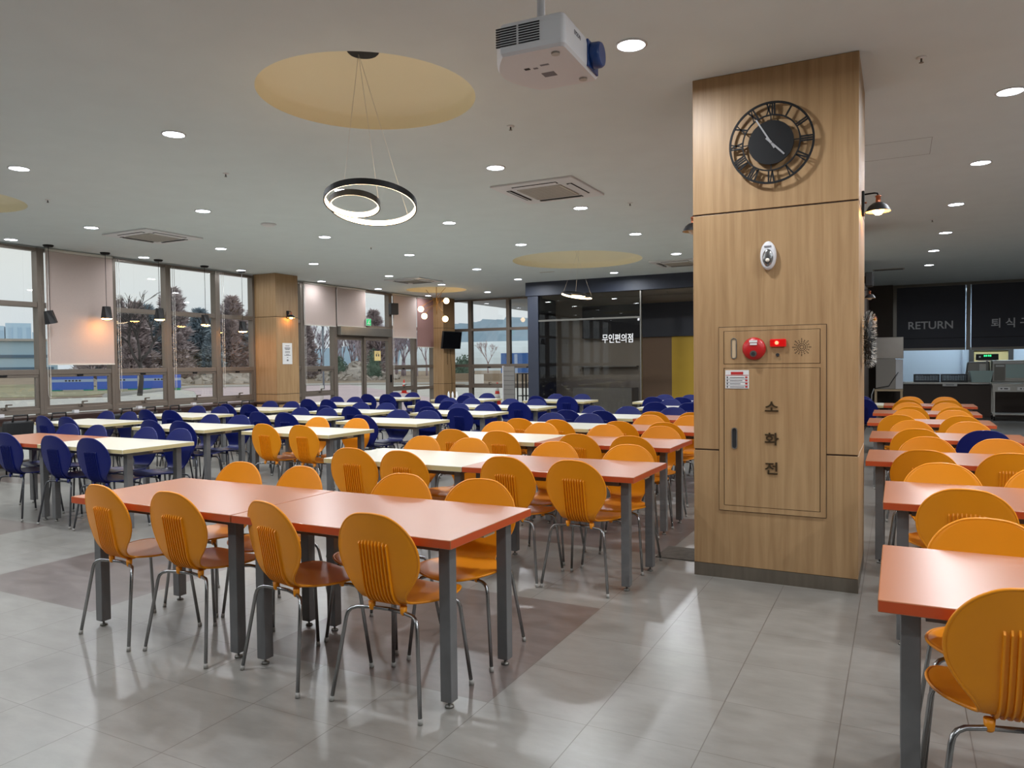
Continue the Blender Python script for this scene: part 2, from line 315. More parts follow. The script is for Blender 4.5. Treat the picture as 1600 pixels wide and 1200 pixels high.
for a0, a1, aw in ((-11.95, -11.22, False), (-11.22, -9.95, True), (-9.95, -8.7, True), (-8.7, -7.8, False)):
    window(wn, 'x', a0, a1, 19.05, (.80, 1.41, 2.46), awn=aw); wn += 1
struct(MB().box(-12.1, -11.95, 18.7, 19.15, 0, H).build('wall_corner', 'wall'))
# automatic sliding door bay
f = MB(); f.box(-12.07, -11.93, 13.9, 13.97, 0, H-.02); f.box(-12.07, -11.93, 16.02, 16.1, 0, H-.02); f.box(-12.07, -11.93, 13.97, 16.02, 2.38, 2.46); f.box(-12.07, -11.93, 13.97, 16.02, H-.07, H-.02); f.box(-12.05, -11.95, 14.96, 15.04, 2.46, H-.07)
dr = struct(f.build('door_1', 'alu', bevel=.004))
MB().box(-12.0, -11.82, 13.98, 16.01, 2.19, 2.40).build('door_operator', 'steel', dr, bevel=.006)
for a0, a1 in ((13.97, 14.96), (15.04, 16.02)): MB().box(-12.003, -11.997, a0, a1, 2.46, H-.07).build('pane', 'glass', dr)
for a0, a1, xx in ((13.97, 15.02, -12.0), (14.98, 16.02, -11.94)):
    l_ = MB(); l_.box(xx-.02, xx+.02, a0, a0+.06, .01, 2.19); l_.box(xx-.02, xx+.02, a1-.06, a1, .01, 2.19); l_.box(xx-.02, xx+.02, a0+.06, a1-.06, .01, .1); l_.box(xx-.02, xx+.02, a0+.06, a1-.06, 2.08, 2.19)
    lf = l_.build('door_leaf', 'alu', dr, bevel=.003); MB().box(xx-.003, xx+.003, a0+.06, a1-.06, .1, 2.08).build('pane', 'glass', lf)
MB().box(-11.93, -11.90, 16.03, 16.08, 1.0, 1.2).build('door_switch', 'black', dr)
nt_ = empty('paper_notice', (-11.915, 15.49, 1.57), 'yellow paper notice taped on the sliding glass door', 'notice')
MB().box(0, .002, -.13, .13, 0, .25).build('sheet', 'yelpaper', nt_); MB().box(.002, .003, -.07, -.02, .11, .17).box(.002, .003, .02, .07, .11, .17).box(.002, .003, -.06, .06, .19, .2).build('printing', 'ink', nt_)

def blind(y0, y1, z, label, m='blind', cord=True, x=-11.91):
    b = MB().box(x, x+.004, y0, y1, z, H-.06).build('roller_blind', m); tag(b, label, 'blind', 'roller blinds on the window wall')
    MB().box(x-.006, x+.012, y0, y1, z-.022, z).build('bottom_rail', 'rail', b)
    t = MB(); t.tube([(x, y0, H-.032), (x, y1, H-.032)], .024, 10); t.build('roller', 'rail', b)
    if cord:
        MB().tube([(x+.02, y0-.02, H-.04), (x+.02, y0-.02, 1.05), (x+.025, y0+.005, .98), (x+.02, y0+.02, 1.05), (x+.02, y0+.02, H-.04)], .004, 5).build('pull_cord', 'cord', b)
    return b
blind(7.10, 8.22, 1.54, 'wide beige blind drawn low beside the first hanging black lamp')
blind(12.84, 13.90, 2.40, 'beige blind over the narrow window between wood column and glass door')
blind(13.95, 15.02, 2.42, 'beige blind above the left leaf of the glass door', cord=False)
blind(16.15, 17.25, 2.20, 'beige blind right of the glass door, below the wall speaker')
blind(17.28, 18.1, 1.96, 'narrow rose blind beside the television column', 'rose', cord=False)
for y0, lab in ((8.30, 'second window from the low blind'), (9.40, 'third window'), (10.53, 'window beside the wood column')):
    t = MB().tube([(-11.9, y0, H-.05), (-11.9, y0, 1.1), (-11.895, y0+.02, 1.03), (-11.9, y0+.04, 1.1), (-11.9, y0+.04, H-.05)], .004, 5).build('blind_cord', 'cord')
    tag(t, {8.30: 'thin white blind cord just right of the drawn low blind', 9.40: 'thin white blind cord in front of the tallest conifer window', 10.53: 'thin white blind cord nearest the window-side wood column'}[y0], 'cord', 'blind cords on the windows')

# ------------------------------------------------------------------ pillars
def pillar(x0, x1, y0, y1, label, seams, base=.09, bm_='steelbase'):
    zs = [base]+seams+[H]; g = .005
    root = MB().box(x0+.006, x1-.006, y0+.006, y1-.006, 0, H-.001).build('pillar', 'groove'); tag(root, label, 'pillar')
    for i in range(len(zs)-1):
        MB().box(x0, x1, y0, y1, zs[i]+(g if i else 0), zs[i+1]-(g if i < len(zs)-2 else .002)).build('oak_cladding', 'oak', root, bevel=.002)
    MB().box(x0, x1, y0, y1, 0, base-.002).build('base_strip', bm_, root)
    return root
pillar(-1.248, -.222, 5.115, 5.96, 'large oak-clad pillar with clock and hydrant cabinet on its front', [.867, 2.457])
pillar(-11.97, -11.34, 11.40, 12.04, 'oak-clad pillar on the window wall with a lit wall lamp', [.88, 2.48])
pillar(-12.0, -11.57, 18.1, 18.72, 'oak-clad corner pillar that carries the television', [.9, 2.5])
pillar(-1.5, -.47, 11.65, 12.4, 'oak-clad pillar mostly hidden behind the clock pillar', [.867, 2.457])

# hydrant cabinet on the big pillar's front face
YF = 5.115
cab = empty('fire_hydrant_cabinet', (-.742, YF, .46), 'oak fire hydrant cabinet with red bell set in the clock pillar', 'cabinet')
def cbox(name, x0, x1, z0, z1, dep, m, parent=None, y=YF, bevel=.0015):
    p = parent or cab
    mb = MB().box(x0+.742, x1+.742, y-dep-YF, y-YF, z0-.46, z1-.46); return mb.build(name, m, p, bevel=bevel)
cbox('backing', -1.079, -.405, .460, 1.697, .002, 'groove')
fr = MB()
for x0, x1, z0, z1 in ((-1.075, -.409, 1.668, 1.693), (-1.045, -.441, 1.422, 1.446), (-1.075, -.409, .464, .497), (-1.075, -1.045, .497, 1.668), (-.441, -.409, .497, 1.668)):
    fr.box(x0+.742, x1+.742, -.008, 0, z0-.46, z1-.46)
fr.build('frame', 'oak', cab)
cbox('upper_panel', -1.041, -.445, 1.449, 1.665, .008, 'oak'); door = cbox('cabinet_door', -1.041, -.445, .500, 1.419, .008, 'oak')
def capsule(x, z, w, h, d, n=10):
    pts = [(w*math.cos(a), h-w+w*math.sin(a)) for a in [PI*k/n for k in range(n+1)]]+[(w*math.cos(a), -(h-w)+w*math.sin(a)) for a in [PI+PI*k/n for k in range(n+1)]]
    return pts
def handle(x, z, h, parent, inner='vdark'):
    base = MB(); P = capsule(0, 0, .019, h, 0); Q = capsule(0, 0, .013, h-.006, 0); n = len(P)
    v = [(p[0], -.013, p[1]) for p in P]+[(p[0], -.013, p[1]) for p in Q]+[(p[0], -.008, p[1]) for p in P]+[(p[0], -.0085, p[1]) for p in Q]
    fs = []
    for i in range(n):
        j = (i+1) % n; fs += [(i, j, n+j, n+i), (i, 2*n+i, 2*n+j, j), (n+i, n+j, 3*n+j, 3*n+i)]
    base.add(v, fs, 0); base.add([(p[0], -.0084, p[1]) for p in Q], [tuple(range(n))], 1)
    base.xform(Matrix.Translation((x+.742, 0, z-.46))); hb = base.build('recessed_handle', ['steel', inner], parent)
    return hb
handle(-.977, 1.552, .07, cab, 'block'); handle(-.975, .952, .072, door)
bell = MB().lathe([(.074, 0), (.074, .012), (.066, .026), (.04, .033), (0, .036)], 40, axis='y').xform(Matrix.Diagonal((1, -1, 1, 1)))
bell.xform(Matrix.Translation((-.846+.742, -.008, 1.548-.46))); bl = bell.build('alarm_button', 'red', cab)
MB().lathe([(.021, 0), (.021, .01), (.012, .012)], 20, (-.846+.742, 0, 1.515-.46), axis='y').xform(Matrix.Translation((0, -.051, 0))).build('push_ring', 'steeld', bl)
MB().lathe([(.011, 0), (.011, .006)], 16, (-.846+.742, -.056, 1.515-.46), axis='y').build('push_button', 'vdark', bl)
MB().box(-.13+.0, -.079, -.046, -.043, 1.588-.46, 1.603-.46).box(-.125, -.081, -.047, -.044, 1.571-.46, 1.584-.46).build('sticker', 'paper', bl)
rl = MB().box(-.745+.742, -.646+.742, -.03, -.008, 1.558-.46, 1.608-.46).build('red_position_lamp', 'redlamp', cab, bevel=.006)
MB().lathe([(0, 0), (.012, .003), (0, .006)], 12, (.04, -.037, 1.583-.46), axis='y').build('lit_element', 'redglow', rl)
MB().lathe([(.011, 0), (.011, .008), (0, .011)], 16, axis='y').xform(Matrix.Translation((.043, -.019, 1.505-.46))).build('indicator_knob', 'vdark', cab)
sp = MB()
for k in range(16):
    a = 2*PI*k/16
    for j, rr in enumerate((.012, .023, .034, .045, .054)):
        if k % 2 and j in (0, 4): continue
        sp.lathe([(.0034, 0), (.0034, .001)], 6, (.189+rr*math.cos(a), -.0095, 1.553-.46+rr*math.sin(a)), axis='y', smooth=False)
sp.build('speaker_holes', 'groove', cab)
st = MB().box(-1.033+.742, -.880+.742, -.0095, -.008, 1.284-.46, 1.407-.46).build('instruction_sticker', 'paper', door)
mb = MB(); mb.box(-.255, -.175, -.0105, -.0094, .918, .936); mb.box(-.288, -.142, -.0105, -.0094, .912, .915)
for k in range(4): mb.box(-.162, -.147, -.0105, -.0094, .894-k*.021, .905-k*.021)
mb.build('red_print', 'redink', st)
mb = MB()
for k in range(4): mb.box(-.288, -.142, -.0105, -.0094, .887-k*.021, .8885-k*.021); mb.box(-.262, -.168-.012*(k % 3), -.0105, -.0094, .896-k*.021, .9-k*.021); mb.box(-.282, -.274, -.0105, -.0094, .893-k*.021, .905-k*.021)
mb.build('black_print', 'ink', st)
for ch, z in (('소', 1.160), ('화', .950), ('전', .757)):
    text('raised_letter', ch, .088, 'bronze', (-.737+.742, -.011, z-.46), FACE_Y, door, depth=.004, bold=.0012, sx=1.12, sy=.98)

# wall clock
ck = empty('wall_clock', (-.735, YF, 2.87), 'black openwork roman numeral clock with silver hands on the pillar', 'clock')
def torus(R, r, seg=64, sg=8, y=0): return [(R*math.cos(2*PI*k/seg), y, R*math.sin(2*PI*k/seg)) for k in range(seg)]
def flatring(mb, R0, R1, y0, y1, seg=72):
    v = []; f = []
    for k in range(seg):
        a = 2*PI*k/seg; c, s_ = math.cos(a), math.sin(a)
        v += [(R0*c, y0, R0*s_), (R1*c, y0, R1*s_), (R1*c, y1, R1*s_), (R0*c, y1, R0*s_)]
    for k in range(seg):
        j = (k+1) % seg
        for q in range(4): f.append((4*k+q, 4*k+(q+1) % 4, 4*j+(q+1) % 4, 4*j+q))
    mb.add(v, f); return mb
mb = flatring(MB(), .250, .263, -.044, -.034); mb.build('outer_ring', 'black', ck)
mb = flatring(MB(), .172, .181, -.042, -.034); mb.build('inner_ring', 'black', ck)
MB().lathe([(.14, -.046), (.14, -.034)], 64, axis='y', smooth=False).build('dial_disc', 'black', ck)
MB().lathe([(.03, -.034), (.03, 0)], 24, axis='y').build('standoff', 'black', ck)
def stroke(mb, a, r0_, t0, r1_, t1, wd=.0052):
    er = Vector((math.sin(a), 0, math.cos(a))); et = Vector((math.cos(a), 0, -math.sin(a)))
    p = er*r0_+et*t0; q = er*r1_+et*t1; d = q-p; n_ = Vector((d.z, 0, -d.x)).normalized()*wd
    mb.obox(((p+q)/2)+Vector((0, -.038, 0)), d/2, n_, Vector((0, .003, 0)))
RN = ['XII', 'I', 'II', 'III', 'IV', 'V', 'VI', 'VII', 'VIII', 'IX', 'X', 'XI']
for h in range(12):
    a = 2*PI*h/12; mb = MB(); wd = {'I': .014, 'V': .030, 'X': .030}; tot = sum(wd[c] for c in RN[h]); t = -tot/2
    for c in RN[h]:
        m_ = t+wd[c]/2
        if c == 'I': stroke(mb, a, .179, m_, .254, m_)
        if c == 'V': stroke(mb, a, .179, m_, .254, m_-.012); stroke(mb, a, .179, m_, .254, m_+.012, .0036)
        if c == 'X': stroke(mb, a, .179, m_-.012, .254, m_+.012, .0036); stroke(mb, a, .179, m_+.012, .254, m_-.012)
        t += wd[c]
    mb.build('numeral', 'black', ck)
mb = MB()
for a in (0, PI/2, PI, 3*PI/2): stroke(mb, a, .135, 0, .177, 0, .003)
mb.build('spokes', 'black', ck)
def hand(name, ang, l, tail, wd, y):
    er = Vector((math.sin(ang), 0, math.cos(ang))); et = Vector((math.cos(ang), 0, -math.sin(ang))); mb = MB()
    P = [-er*tail-et*wd, -er*tail+et*wd, er*l+et*wd*.8, er*l-et*wd*.8]
    mb.add([p+Vector((0, y, 0)) for p in P]+[p+Vector((0, y-.002, 0)) for p in P], [(0, 1, 2, 3), (7, 6, 5, 4), (0, 4, 5, 1), (1, 5, 6, 2), (2, 6, 7, 3), (3, 7, 4, 0)])
    return mb.build(name, 'handsm', ck)
hand('minute_hand', math.radians(-30.5), .178, .045, .0055, -.052); hand('hour_hand', math.radians(136), .118, .042, .0062, -.049)
MB().lathe([(.008, -.058), (.008, -.045)], 16, axis='y').build('hub', 'handsm', ck)

# emergency light
em = empty('emergency_light', (-.756, YF, 2.15), 'oval white emergency light on the pillar below the clock', 'emergency light')
def oval(a, b, n=28): return [(a*math.cos(2*PI*k/n), b*math.sin(2*PI*k/n)) for k in range(n)]
def ovalbody(mb, lv):
    n = 28; v = []
    for a, b, y in lv: v += [(p[0], y, p[1]) for p in oval(a, b, n)]
    f = [tuple(range(n)), tuple(range((len(lv)-1)*n, len(lv)*n))]
    for i in range(len(lv)-1):
        for k in range(n): f.append((i*n+k, i*n+(k+1) % n, (i+1)*n+(k+1) % n, (i+1)*n+k))
    return mb.add(v, f, 0, True)
ovalbody(MB(), [(.05, .093, 0), (.05, .093, -.022), (.044, .087, -.034), (.036, .078, -.038)]).build('housing', 'white', em)
ovalbody(MB(), [(.034, .056, -.036), (.032, .054, -.043), (.02, .04, -.048)]).xform(Matrix.Translation((0, 0, -.015))).build('reflector', 'chrome', em)
MB().lathe([(0, -.056), (.012, -.052), (.014, -.044)], 16, (0, 0, -.032), axis='y').build('bulb', 'bulb_off', em)
MB().box(-.022, .022, -.041, -.036, .052, .062).build('label_strip', 'printed', em)

# wall lamps (barn style)
def sconce(loc, sgn, lit, label, axis='x', s=1.0):
    rz = {('x', 1): 0, ('x', -1): PI, ('y', 1): -PI/2}[(axis, sgn)]
    r = empty('wall_lamp', loc, label, 'wall lamp', 'barn-style wall lamps on the pillars', rotz=rz)
    MB().box(0, .016, -.03, .03, -.095, .065).build('wall_plate', 'black', r, bevel=.003)
    MB().tube([(.016, 0, .045), (.075, 0, .048), (.092, 0, .045), (.098, 0, .03)], .0055, 8).build('arm', 'black', r)
    MB().tube([(.016, 0, -.01), (.03, 0, -.01)], .006, 8).build('switch_knob', 'copper', r)
    MB().lathe([(.004, .034), (.012, .03), (.022, .022), (.014, .018), (.016, -.012), (.018, -.018)], 20, (.098, 0, 0)).build('socket', 'copper', r)
    sh = MB(); sh.lathe([(.012, -.014), (.034, -.02), (.058, -.04), (.072, -.066), (.078, -.076)], 32, (.098, 0, 0), 0, caps=False)
    k = len(sh.f); sh.lathe([(.075, -.077), (.068, -.067), (.054, -.043), (.032, -.024)], 32, (.098, 0, 0), 1, caps=False)
    sh.build('lamp_shade', ['shade', 'shade_in'], r, fixn=False)
    MB().lathe([(0, -.10), (.018, -.096), (.032, -.08), (.036, -.062), (.03, -.044), (.014, -.03), (0, -.028)], 24, (.098, 0, 0)).build('bulb', 'warm' if lit else 'bulb_off', r)
    r.scale = (s, s, s); return r
sconce((-.222, 5.52, 2.52), 1, True, 'lit barn lamp on the right side of the clock pillar')
sconce((-1.248, 5.52, 2.50), -1, False, 'unlit barn lamp on the left side of the clock pillar')
sconce((-11.34, 11.73, 2.545), 1, True, 'lit barn lamp on the window-side oak pillar', s=1.05)
sconce((-.47, 11.9, 2.42), 1, False, 'unlit barn lamp under a black speaker behind the clock pillar')
# speaker boxes
def speaker(loc, rz, label, s=(.2, .18, .3)):
    r = empty('wall_speaker', loc, label, 'speaker', 'black wall speakers', rotz=rz)
    MB().box(.04, .04+s[1], -s[0]/2, s[0]/2, -s[2]/2, s[2]/2).build('cabinet', 'blackpl', r, bevel=.012)
    MB().box(.04+s[1], .045+s[1], -s[0]/2+.015, s[0]/2-.015, -s[2]/2+.015, s[2]/2-.015).build('grille', 'vdark', r)
    MB().box(0, .04, -.03, .03, -.05, .05).build('bracket', 'black', r)
speaker((-11.93, 16.14, 2.93), -.5, 'black speaker on the mullion right of the glass door', (.22, .16, .3))
speaker((-.47, 11.9, 2.61), 0, 'black speaker high on the pillar behind the clock pillar', (.2, .1, .2))
# notice on window-side pillar
nb = empty('framed_notice', (-11.34, 11.70, 1.72), 'white printed notice on the window-side oak pillar', 'notice')
MB().box(0, .008, -.135, .135, -.22, .22).build('board', 'paper', nb)
mb = MB()
for z, w_ in ((.16, .06), (.12, .08), (.10, .08), (.085, .06), (.045, .07), (.02, .07), (-.02, .04), (-.035, .09), (-.08, .02), (-.125, .022), (-.14, .03), (-.15, .02)): mb.box(.008, .009, -w_, w_, z-.005, z+.005)
mb.build('printing', 'ink', nb)
# wreath seen edge-on
wr = empty('tinsel_wreath', (-.205, 5.45, 1.60), 'black and silver tinsel wreath on the right side of the clock pillar', 'wreath')
rnd = random.Random(3)
for nm, mt, cnt, sz in (('dark_tinsel', 'tinselb', 1500, .026), ('silver_tinsel', 'tinselw', 900, .028)):
    mb = MB()
    for k in range(cnt):
        a = rnd.uniform(0, 2*PI); b = rnd.uniform(-PI, PI); Rr = .138; r_ = .030
        p = Vector((.03+r_*math.sin(b)*.8, (Rr+r_*math.cos(b))*math.cos(a), (Rr+r_*math.cos(b))*math.sin(a)))
        d = Vector((max(0, math.sin(b))+rnd.uniform(-.3, .5), math.cos(b)*math.cos(a)+rnd.uniform(-.6, .6), math.cos(b)*math.sin(a)+rnd.uniform(-.6, .6))).normalized()*sz
        q = d.orthogonal().normalized()*.0022; mb.add([p-q, p+q, p+d], [(0, 1, 2)])
    mb.tube([(.03, .138*math.cos(2*PI*k/32), .138*math.sin(2*PI*k/32)) for k in range(32)], .024 if nm == 'dark_tinsel' else .01, 8, closed=True)
    mb.build(nm, mt, wr, fixn=False)
for k in range(5):
    a = 1.1+k*.22; MB().lathe([(0, -.012), (.012, 0), (0, .012)], 10, (.065, .14*math.cos(a), .14*math.sin(a))).build('bauble', 'berry' if k % 2 else 'gold', wr)

# ------------------------------------------------------------------ ceiling fittings
ords = ['first', 'second', 'third', 'fourth', 'fifth', 'sixth', 'seventh', 'eighth', 'ninth']
lightX = [-11.6, -9.72, -7.55, -5.38, -3.48, .62, 2.7, 4.8]; lightY = [-.1, 2.05, 4.2, 6.42, 8.6, 10.75, 13.08, 15.15, 17.4]
proto = None; dim = {}
def downlight(x, y, label):
    global proto
    if proto is None:
        proto = empty('ceiling_downlight', (x, y, H), label, 'ceiling light', 'round ceiling downlights')
        MB().lathe([(.082, -.001), (.094, -.001), (.096, -.006), (.082, -.008)], 32, caps=False).build('bezel', 'ring', proto)
        MB().lathe([(0, -.005), (.083, -.005)], 32, caps=False).build('diffuser', 'lamp', proto)
        ld = bpy.data.lights.new('light_source', 'AREA'); ld.shape = 'DISK'; ld.size = .16; ld.energy = DOWN; ld.spread = math.radians(172); ld.color = (.91, .95, 1.0)
        ld2 = ld.copy(); ld2.energy = DOWN*.2       # the line beside the blinds is dimmed
        dim['a'] = ld2; lo = bpy.data.objects.new('light_source', ld); C.objects.link(lo); lo.parent = proto; lo.location = (0, 0, -.012)
        return proto
    o = dup(proto, (x, y, H), label=label)
    if x < -11:
        for c_ in o.children:
            if c_.type == 'LIGHT': c_.data = dim['a']
    return o
Ycols = {-.1: 'behind the camera', 2.05: 'nearest the camera'}
colname = {-11.6: 'in the line nearest the windows', -9.72: 'second line from the windows', -7.55: 'third line from the windows', -5.38: 'fourth line from the windows', -3.48: 'line left of the clock pillar', .62: 'line right of the clock pillar', 2.7: 'second line right of the pillar', 4.8: 'third line right of the pillar'}
rown = {-4.4: 'row farthest behind the camera', -2.25: 'second row behind the camera', -.1: 'row behind the camera', 2.05: 'row overhead', 4.2: 'nearest row', 6.42: 'second row', 8.6: 'third row', 10.75: 'fourth row', 13.08: 'fifth row', 15.15: 'sixth row', 17.4: 'farthest row'}
for y in lightY:
    for x in lightX:
        if x in (-3.48,) and y in (4.2,): continue
        if x == -5.38 and y == 13.08: continue          # inside the wide recess
        if y > 14 and x in (-3.48,): continue
        if y == 17.4 and x == -5.38: continue
        if x > 2 and y > 9: continue
        xx = x + (.08 if (x == .62 and y < 9) else (-.08 if x == .62 and y > 14 else 0))
        if y == 4.2: xx = {-5.38: -5.26, -7.55: -7.42, -9.72: -9.6, -11.6: -11.5, .62: .72}.get(x, x)
        if x == -7.55 and y > 14: xx = -7.67
        downlight(xx, y, 'round downlight, %s, %s' % (colname[x], rown[y]))
downlight(-1.43, 4.36, 'round downlight right of the white projector')
dpos = downlight(-3.5, 13.1, 'round downlight just left of the pillar, before the dark beam')

def cassette(cx, cy, s, label):
    r = empty('ceiling_air_conditioner', (cx, cy, H), label, 'air conditioner', 'square ceiling air conditioners'); h = s/2
    mb = MB(); mb.box(-h, h, -h, h, -.022, 0); mb.build('panel', 'white', r, bevel=.006)
    MB().box(-.26, .26, -.26, .26, -.034, -.022).build('intake_grille', 'vent', r, bevel=.004)
    mb = MB()
    for k in range(14): mb.box(-.24, .24, -.235+k*.036-.004, -.235+k*.036+.004, -.0365, -.034)
    mb.build('grille_ribs', 'storegrey', r)
    for k in range(4):
        mb = MB(); mb.box(-.26, .26, .325, .385, -.026, -.0215); mb.xform(Matrix.Rotation(k*PI/2, 4, 'Z')); o = mb.build('air_slot', 'vdark', r)
        mb = MB(); mb.obox((0, .35, -.030), (.25, 0, 0), (0, .022, .008), (0, .001, .003)); mb.xform(Matrix.Rotation(k*PI/2, 4, 'Z')); mb.build('louvre', 'white', o)
cassette(-3.43, 7.54, .95, 'square ceiling air conditioner left of the clock pillar')
cassette(-9.6, 7.28, .95, 'square ceiling air conditioner near the hanging black lamps')
cassette(-9.76, 14.05, .95, 'square ceiling air conditioner beside the globe chandelier')
cassette(-3.75, 14.3, .95, 'square ceiling air conditioner half hidden by the clock pillar')
spk_ = None
for x, y, lb in ((-2.77, 5.37, 'right of the near ring pendant'), (-5.9, 5.3, 'left of the near ring pendant'), (-8.53, 5.13, 'near the left cream recess'), (-2.86, 8.64, 'beyond the air conditioner near the pillar'), (-7.58, 9.73, 'in mid ceiling, far centre'), (.12, 5.43, 'right of the clock pillar top'), (.4, 11.77, 'far right beyond the pillar lamp')):
    lab = 'small sprinkler head, '+lb
    if spk_ is None:
        spk_ = empty('ceiling_sprinkler', (x, y, H), lab, 'sprinkler', 'ceiling sprinkler heads')
        MB().lathe([(.03, 0), (.03, -.004), (.01, -.008)], 16).build('plate', 'ring', spk_); MB().lathe([(.006, -.006), (.006, -.03), (.014, -.032), (.014, -.034)], 12).build('head', 'steeld', spk_)
    else: dup(spk_, (x, y, H), label=lab)
tag(MB().lathe([(.10, 0), (.10, -.012), (.06, -.03), (.05, -.03)], 28).build('smoke_detector', 'white', loc=(-7.51, 7.45, H)), 'flat round white detector on the ceiling left of centre', 'detector')
o = tag(MB().box(-.16, .16, -.03, .03, -.006, 0).build('slot_vent', 'vent', loc=(-6.55, 14.29, H)), 'narrow slot vent in the ceiling beyond the wide recess', 'vent')
o = tag(MB().box(-.3, .3, -.12, .12, -.012, 0).build('supply_grille', 'vent', loc=(-.2, 17.77, H)), 'grey air grille in the ceiling before the kitchen', 'vent')
MB().box(-.27, .27, -.09, -.02, -.014, -.012).box(-.27, .27, .02, .09, -.014, -.012).build('slots', 'vdark', o)
o = tag(MB().box(-.3, .3, -.3, -.297, -.001, 0).box(-.3, -.297, -.3, .3, -.001, 0).box(.297, .3, -.3, .3, -.001, 0).box(-.3, .3, .297, .3, -.001, 0).build('access_hatch', 'printed', loc=(-.05, 7.7, H)), 'square access hatch outline in the ceiling right of the pillar', 'hatch')

# projector
pj = empty('ceiling_projector', (-1.42, 3.06, H), 'white ceiling projector with blue lens ring above the room', 'projector', rotz=math.radians(2.5))
zb, zt = -.60, -.46
out = []
W, D = .195, .225
# outline seen from below: rounded on the -X end, squared at +X
for (cx, cy, r, a0) in ((W-.02, D-.02, .02, 0), (-W+.12, D-.05, .05, 90), (-W+.12, -D+.03, .03, 180), (W-.02, -D+.02, .02, 270)):
    if cx < 0: continue
    out += [(cx+r*math.cos(math.radians(a0+k*15)), cy+r*math.sin(math.radians(a0+k*15))) for k in range(7)]
    if a0 == 0:
        n_ = 16
        out += [(-W+.10-.10*math.sin(PI*k/n_)*1.0-.0*k, D-2*D*k/n_) if 0 < k < n_ else (-W+.10, D-2*D*k/n_) for k in range(n_+1)]
n_ = len(out); v = []; f = []
lv = [(zb, .95), (zb+.012, .99), (zb+.03, 1), (zt-.03, 1), (zt-.008, .975), (zt, .93)]
for z, s_ in lv: v += [(x*s_, y*s_, z) for x, y in out]
f = [tuple(range(n_)), tuple(range((len(lv)-1)*n_, len(lv)*n_))]
for i in range(len(lv)-1):
    for k in range(n_): f.append((i*n_+k, i*n_+(k+1) % n_, (i+1)*n_+(k+1) % n_, (i+1)*n_+k))
MB().add(v, f, 0, False).build('body', 'white', pj)
mb = MB()
for half in (0, 1):
    for k in range(8): mb.box(-.115+half*.105, -.02+half*.105, -D-.002, -D+.004, zb+.038+k*.0105, zb+.0435+k*.0105)
mb.build('side_vent', 'vdark', pj)
MB().lathe([(.05, 0), (.058, .01), (.056, .045), (.05, .055), (.046, .055)], 32, (W-.005, .12, zb+.075), axis='x').build('lens_ring', 'pblue', pj)
MB().lathe([(.046, 0), (.03, .006), (0, .01)], 24, (W+.035, .12, zb+.075), axis='x').build('lens', 'lens', pj)
MB().box(W-.004, W+.006, .055, .195, zb+.01, zt-.01).build('lens_recess', 'pblue', pj, bevel=.003)
MB().lathe([(.018, 0), (.018, .012), (.010, .018)], 20, (.13, 0, 0), axis='z').xform(Matrix.Translation((.02, -.10, zb+.012))).xform(Matrix.Identity(4)).build('focus_knob', 'pblue', pj)
text('brand_print', 'EPSON', .026, 'printed', (W+.001, -.07, zb+.095), FACE_X, pj, depth=.0005)
mb = MB(); mb.box(-.06, -.035, -.06, -.04, zb-.001, zb); mb.build('dark_port', 'vdark', pj)
[MB().box(a_, b_, c_, d_, zb-.001, zb).build('rating_label', 'printed', pj) for a_, b_, c_, d_ in ((-.01, .05, .02, .07), (.02, .06, -.07, -.055), (-.02, .0, -.05, -.035))]
mb = MB()
for x, y in ((.13, -.16), (.14, .16)): mb.lathe([(.018, -.008), (.018, 0)], 16, (x, y, zb))
mb.build('foot_pad', 'vent', pj)
mb = MB(); mb.tube([(0, 0, zt), (0, 0, 0)], .018, 12); mb.box(-.07, .07, -.07, .07, zt-.002, zt+.012); mb.lathe([(.06, -.02), (.06, 0)], 20)
mb.build('mount_pole', 'white', pj)
mb = MB(); mb.lathe([(.015, 0), (.015, .02)], 16, (-.08, -.15, zt-.002)); mb.build('mount_screw', 'vdark', pj)

# spiral ring pendants
def ribbon(mb, P, nrm, t, h, mi, off=0):
    pass
def ringpendant(loc, zr, label, rz, tilt, scale=1.0, canz=.24):
    r = empty('ring_pendant_light', loc, label, 'pendant light', 'spiral ring pendants')
    Rm = Matrix.Rotation(rz, 4, 'Z') @ Matrix.Rotation(tilt, 4, 'X')
    a, b = .395, .107; n = 120; cas = MB(); led = MB(); pts = []
    for k in range(n+1):
        th = -PI+.0+2*PI*k/n+PI
        rr = b+a*math.cos(th); pts.append(Vector((rr*math.cos(th)-.21, rr*math.sin(th)*1.05, .012*math.sin(th))))
    A = []
    for k, p in enumerate(pts):
        q = pts[min(k+1, n)]-pts[max(k-1, 0)]; q.z = 0; q.normalize(); nn = Vector((-q.y, q.x, 0))   # points to the inside
        A.append((p, nn))
    def sweep(mb, o0, o1, z0, z1):
        v = []
        for p, nn in A: v += [p+nn*o0+Vector((0, 0, z0)), p+nn*o1+Vector((0, 0, z0)), p+nn*o1+Vector((0, 0, z1)), p+nn*o0+Vector((0, 0, z1))]
        f = [(4*i+j, 4*i+(j+1) % 4, 4*i+4+(j+1) % 4, 4*i+4+j) for i in range(n) for j in range(4)]+[(0, 1, 2, 3), (4*n, 4*n+1, 4*n+2, 4*n+3)]
        mb.add([Rm @ (x*scale)+Vector((0, 0, zr)) for x in v], f)
    sweep(cas, -.007, 0, -.017, .017); sweep(led, 0, .005, -.015, .015)
    cas.build('spiral_casing', 'black', r); led.build('light_strip', 'led', r)
    MB().lathe([(.11, canz), (.11, canz-.035), (.1, canz-.045)], 32, (0, 0, 0)).build('ceiling_can', 'black', r)
    for k in (8, 60, 100):
        p = Rm @ (A[k][0]*scale)+Vector((0, 0, zr+.015)); MB().tube([(math.copysign(.04, -p.x), 0, canz-.04), tuple(p)], .0014, 5).build('suspension_wire', 'cord', r)
    return r
